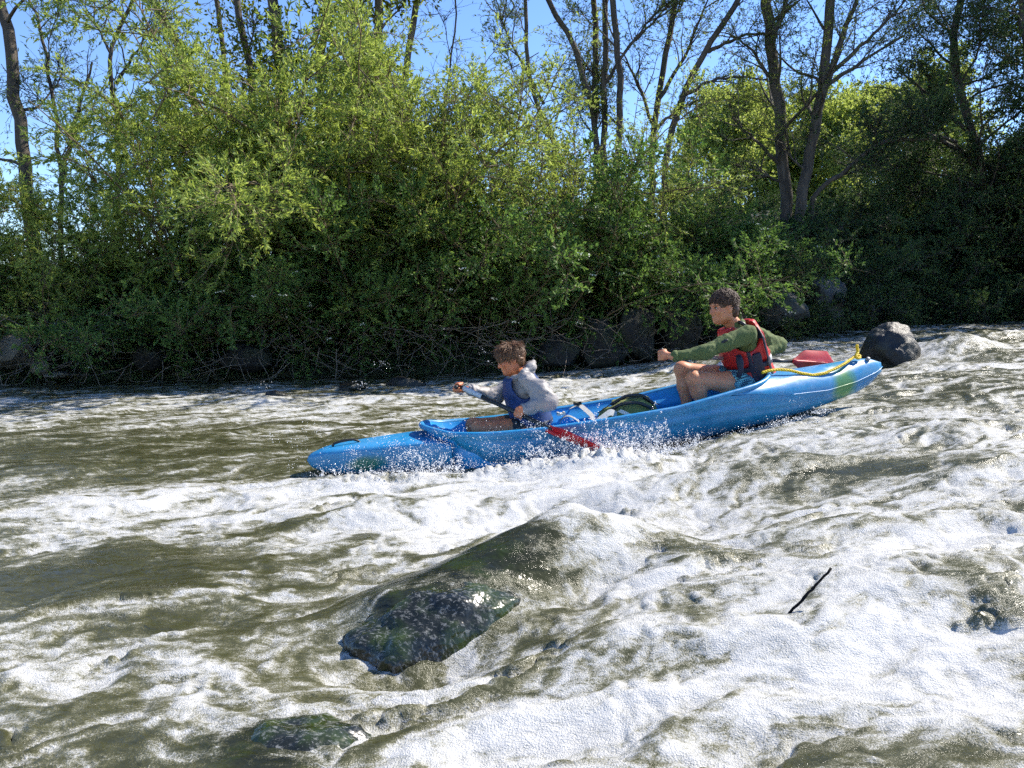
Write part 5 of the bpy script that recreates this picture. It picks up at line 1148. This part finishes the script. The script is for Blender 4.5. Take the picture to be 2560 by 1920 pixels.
def bank_rocks():
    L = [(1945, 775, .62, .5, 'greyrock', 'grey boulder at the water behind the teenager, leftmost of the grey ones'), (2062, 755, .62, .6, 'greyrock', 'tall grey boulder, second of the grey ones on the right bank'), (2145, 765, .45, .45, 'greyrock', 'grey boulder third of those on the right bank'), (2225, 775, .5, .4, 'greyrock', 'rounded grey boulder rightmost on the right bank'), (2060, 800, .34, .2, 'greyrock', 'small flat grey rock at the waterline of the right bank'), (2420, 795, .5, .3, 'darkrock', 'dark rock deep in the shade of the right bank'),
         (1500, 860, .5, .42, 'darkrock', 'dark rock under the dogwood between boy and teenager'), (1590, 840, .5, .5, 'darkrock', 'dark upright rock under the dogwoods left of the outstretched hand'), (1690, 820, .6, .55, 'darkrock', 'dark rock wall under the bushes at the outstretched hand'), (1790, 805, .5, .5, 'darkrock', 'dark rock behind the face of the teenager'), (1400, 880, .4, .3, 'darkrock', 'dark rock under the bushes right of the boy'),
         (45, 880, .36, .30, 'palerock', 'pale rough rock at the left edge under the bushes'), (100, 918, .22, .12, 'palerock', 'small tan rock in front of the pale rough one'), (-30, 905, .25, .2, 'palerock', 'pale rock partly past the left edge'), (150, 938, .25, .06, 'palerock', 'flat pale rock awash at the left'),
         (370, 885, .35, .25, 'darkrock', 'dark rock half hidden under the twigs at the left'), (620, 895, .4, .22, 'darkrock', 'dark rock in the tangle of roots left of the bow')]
    for i, (px, py, rx, rz, m, lb) in enumerate(L):
        k = (px - 1280) / FPX; y = 11.0
        for _ in range(8): y = float(bank_y(k * y)) + .02
        p = at(px, py, y); rock(lb, p, (rx, rx * .7, rz), 40 + i, m, .09, 11, 'rocks along the far bank', rot=i)
    for px, py, rx, lb in ((690, 985, .16, 'small black rock awash above the bow wave'), (1010, 958, .3, 'low black rock awash left of the boy'), (880, 965, .22, 'low black rock awash in the far current')):
        p = atz(px, py, .02); rock(lb, (p[0], p[1], -.02), (rx, rx * .6, rx * .35 + .03), int(px), 'shadedrock', .1, 8, 'black rocks awash')
bank_rocks()
def onw(px, py):
    """the point of the water surface seen at a photo position"""
    z = .1
    for _ in range(8): p = atz(px, py, z); z = z * .5 + .5 * float(wz(A([p[0]]), A([p[1]]))[0])
    return atz(px, py, z)
def stick():
    a = onw(1970, 1536); b = at(2078, 1421, a[1] + .03); r = np.random.default_rng(4); d = b - a; e = empty('stick', a - unit(d) * .03)
    P = [a - unit(d) * .03 + (d + unit(d) * .03) * t + r.normal(size=3) * .0012 for t in np.linspace(0, 1, 14)]; mb = MB().tube(A(P) - A(e.location), np.linspace(.0046, .0038, 14) + r.normal(size=14) * .0004, 9)
    for t, s in ((.55, 1),):
        p = a + d * t - A(e.location); mb.tube([p, p + A([.004 * s, 0, .008])], [.004, .0022], 6)
    local(mb.build('wood', M['stickm']), e); tag(e, 'thin dark stick poking up out of the white foam', 'stick')
M['stickm'] = simple('wet_stick', (.010, .0095, .010), .85, .4, 40, .3, spec=.1)
stick()
def tangle():
    """bare twigs and roots hanging from the bank to the water: a mass nobody could count"""
    r = np.random.default_rng(15); mb = MB()
    for i in range(520):
        x = r.uniform(-8, 4.5); y = float(bank_y(x)) + r.uniform(-.35, .5); z = float(ground_z(A(x), A(y))); z = max(z, .05) + r.uniform(.1, .9)
        d = A([r.normal() * 1.1, -.7 + r.normal() * .4, -.35 + r.normal() * .45]); q = curve((x, y, z), d, r.uniform(.4, 1.3), r, 9, r.uniform(-.25, .25), .16)
        q[:, 2] = np.maximum(q[:, 2], water_base(q[:, 0], q[:, 1]) + .02); mb.tube(q, np.linspace(r.uniform(.004, .011), .002, 9), 4, False)
    tag(mb.build('bare_twigs', M['root']), 'tangle of bare grey twigs hanging over the far waterline', 'twigs', kind='stuff')
tangle()

# spray
def spraymat():
    m, nt, b = newmat('water_spray'); b.inputs['Base Color'].default_value = (.95, .96, .96, 1); b.inputs['Roughness'].default_value = .12; b.inputs['IOR'].default_value = 1.33; b.inputs['Transmission Weight'].default_value = .1
    bump(nt, b, noise(nt, coords(nt), 60, 3), .3, .004); return m
M['spray'] = spraymat()
OCT = A([(1, 0, 0), (-1, 0, 0), (0, 1, 0), (0, -1, 0), (0, 0, 1), (0, 0, -1)], float); OF = A([(0, 2, 4), (2, 1, 4), (1, 3, 4), (3, 0, 4), (2, 0, 5), (1, 2, 5), (3, 1, 5), (0, 3, 5)])
_bm = bmesh.new(); bmesh.ops.create_icosphere(_bm, subdivisions=1, radius=1.0); ICO = A([v.co[:] for v in _bm.verts]); ICF = A([[v.index for v in f.verts] for f in _bm.faces]); _bm.free()
def drops(mb, C, R, fine=False, r=rng):
    V, F = (ICO, ICF) if fine else (OCT, OF); n = len(C); st = r.uniform(.8, 1.35, (n, 1, 3)); v = C[:, None] + V[None] * R[:, None, None] * st
    mb.add(v.reshape(-1, 3), None, (F[None] + (np.arange(n) * len(V))[:, None, None]).reshape(-1, 3))
def splash(g, src, n, vel, r, spread, r0=.011, tmax=.3, up=1.6):
    """threads of water thrown up from points along a line"""
    out = []
    for i in range(n):
        p = src[0] + (src[1] - src[0]) * r.uniform(); p = p + r.normal(size=3) * A([.03, .03, .006]); v = A(vel) * r.uniform(.4, 1.1) + r.normal(size=3) * spread + A([0, 0, up * r.uniform(.2, 1.1)])
        t = np.linspace(0, tmax * r.uniform(.4, 1), 9); q = p + np.outer(t, v) - np.outer(t * t, A([0, 0, 4.9])); rad = r0 * r.uniform(.4, 1.1) * np.linspace(1, .35, 9)
        q = q + np.cumsum(r.normal(size=(9, 3)) * .006, 0); k0 = r.integers(3, 8)
        t2 = r.uniform(0, 1, 34) ** .7; i2 = t2 * 7.999; k2 = i2.astype(int); out.append(q[k2] + (q[k2 + 1] - q[k2]) * (i2 - k2)[:, None] + r.normal(size=(34, 3)) * .0035)
    return np.vstack(out)
def spray():
    r = np.random.default_rng(23); mb = MB(); S = []
    # where the blade digs in
    pa, pb = at(1330, 1150, 4.70), at(1720, 1135, 4.92); c = (pa + pb) / 2
    g = None
    S.append(splash(g, (at(1460, 1170, 4.64), at(1670, 1155, 4.80)), 240, (-.1, -.2, 0), r, .36, .006, .36, 2.2)); S.append(splash(g, (at(1330, 1165, 4.62), at(1430, 1170, 4.62)), 70, (-.35, -.05, .1), r, .3, .0055, .28, 1.7)); S.append(splash(g, (at(1640, 1155, 4.80), at(1740, 1130, 4.93)), 90, (.1, -.2, 0), r, .3, .005, .24, 1.4))
    S.append(splash(g, (at(1040, 1195, 4.60), at(1160, 1175, 4.66)), 70, (-.25, -.1, 0), r, .28, .0055, .26, 1.4)); S.append(splash(g, (at(800, 1200, 4.66), at(1040, 1200, 4.60)), 50, (-.2, -.15, 0), r, .22, .0045, .22, 1.0))
    for (p0, p1), n, hz in (((at(1160, 1165, 4.72), at(1380, 1160, 4.72)), 500, .03), ((at(1740, 1122, 4.96), at(2080, 1024, 5.43)), 1600, .022), ((at(1400, 1165, 4.66), at(1700, 1145, 4.84)), 2500, .05), ((at(820, 1190, 4.68), at(1150, 1180, 4.66)), 900, .03)):
        k = r.integers(0, max(n // 30, 4), n); t = r.uniform(size=max(n // 30, 4))[k]; S.append(p0 + np.outer(t, p1 - p0) + np.stack([r.normal(size=n) * .02, r.normal(size=n) * .03, np.abs(r.normal(size=n)) * hz * r.uniform(.2, 1.6, max(n // 30, 4))[k]], 1))
    for q in S:
        k = np.arange(len(q)); C = q[k] + r.normal(size=(len(k), 3)) * .004; drops(mb, C, .0007 + .0038 * r.uniform(0, 1, len(k)) ** 3, False, r)
    # clouds of fine drops: photo centre, depth, spread in metres, count
    for px, py, Y, sx, sz, n, r1 in ((1560, 1120, 4.75, .20, .06, 4200, .0022), (1450, 1140, 4.68, .20, .05, 2600, .0022), (1250, 1130, 4.72, .2, .06, 700, .002), (960, 1140, 4.66, .28, .05, 1200, .0024), (1100, 1110, 4.68, .16, .07, 600, .0024), (1350, 1080, 4.80, .12, .06, 400, .0024), (1750, 1115, 4.9, .25, .05, 900, .002), (1660, 1000, 5.0, .35, .1, 70, .0026), (900, 960, 6.2, .7, .10, 80, .003), (1000, 1190, 4.5, .5, .03, 900, .0022), (1640, 1400, 2.9, .2, .05, 700, .0016), (2250, 1340, 3.2, .3, .06, 900, .0018), (1350, 870, 7, .5, .2, 18, .004), (2150, 1120, 4.6, .6, .06, 500, .002)):
        n = int(n * 1.6); p = at(px, py, Y); nc = max(n // 45, 3); cl = p + r.normal(size=(nc, 3)) * A([sx, .12, sz]); C = cl[r.integers(0, nc, n)] + r.normal(size=(n, 3)) * A([.035, .03, .025]); C[:, 2] = np.maximum(C[:, 2], wz(C[:, 0], C[:, 1])); drops(mb, C, r1 * (.3 + 1.2 * r.uniform(0, 1, n) ** 4), False, r)
    tag(mb.build('spray', M['spray']), 'flying drops of water around the canoe and over the rapid', 'spray', kind='stuff')
spray()
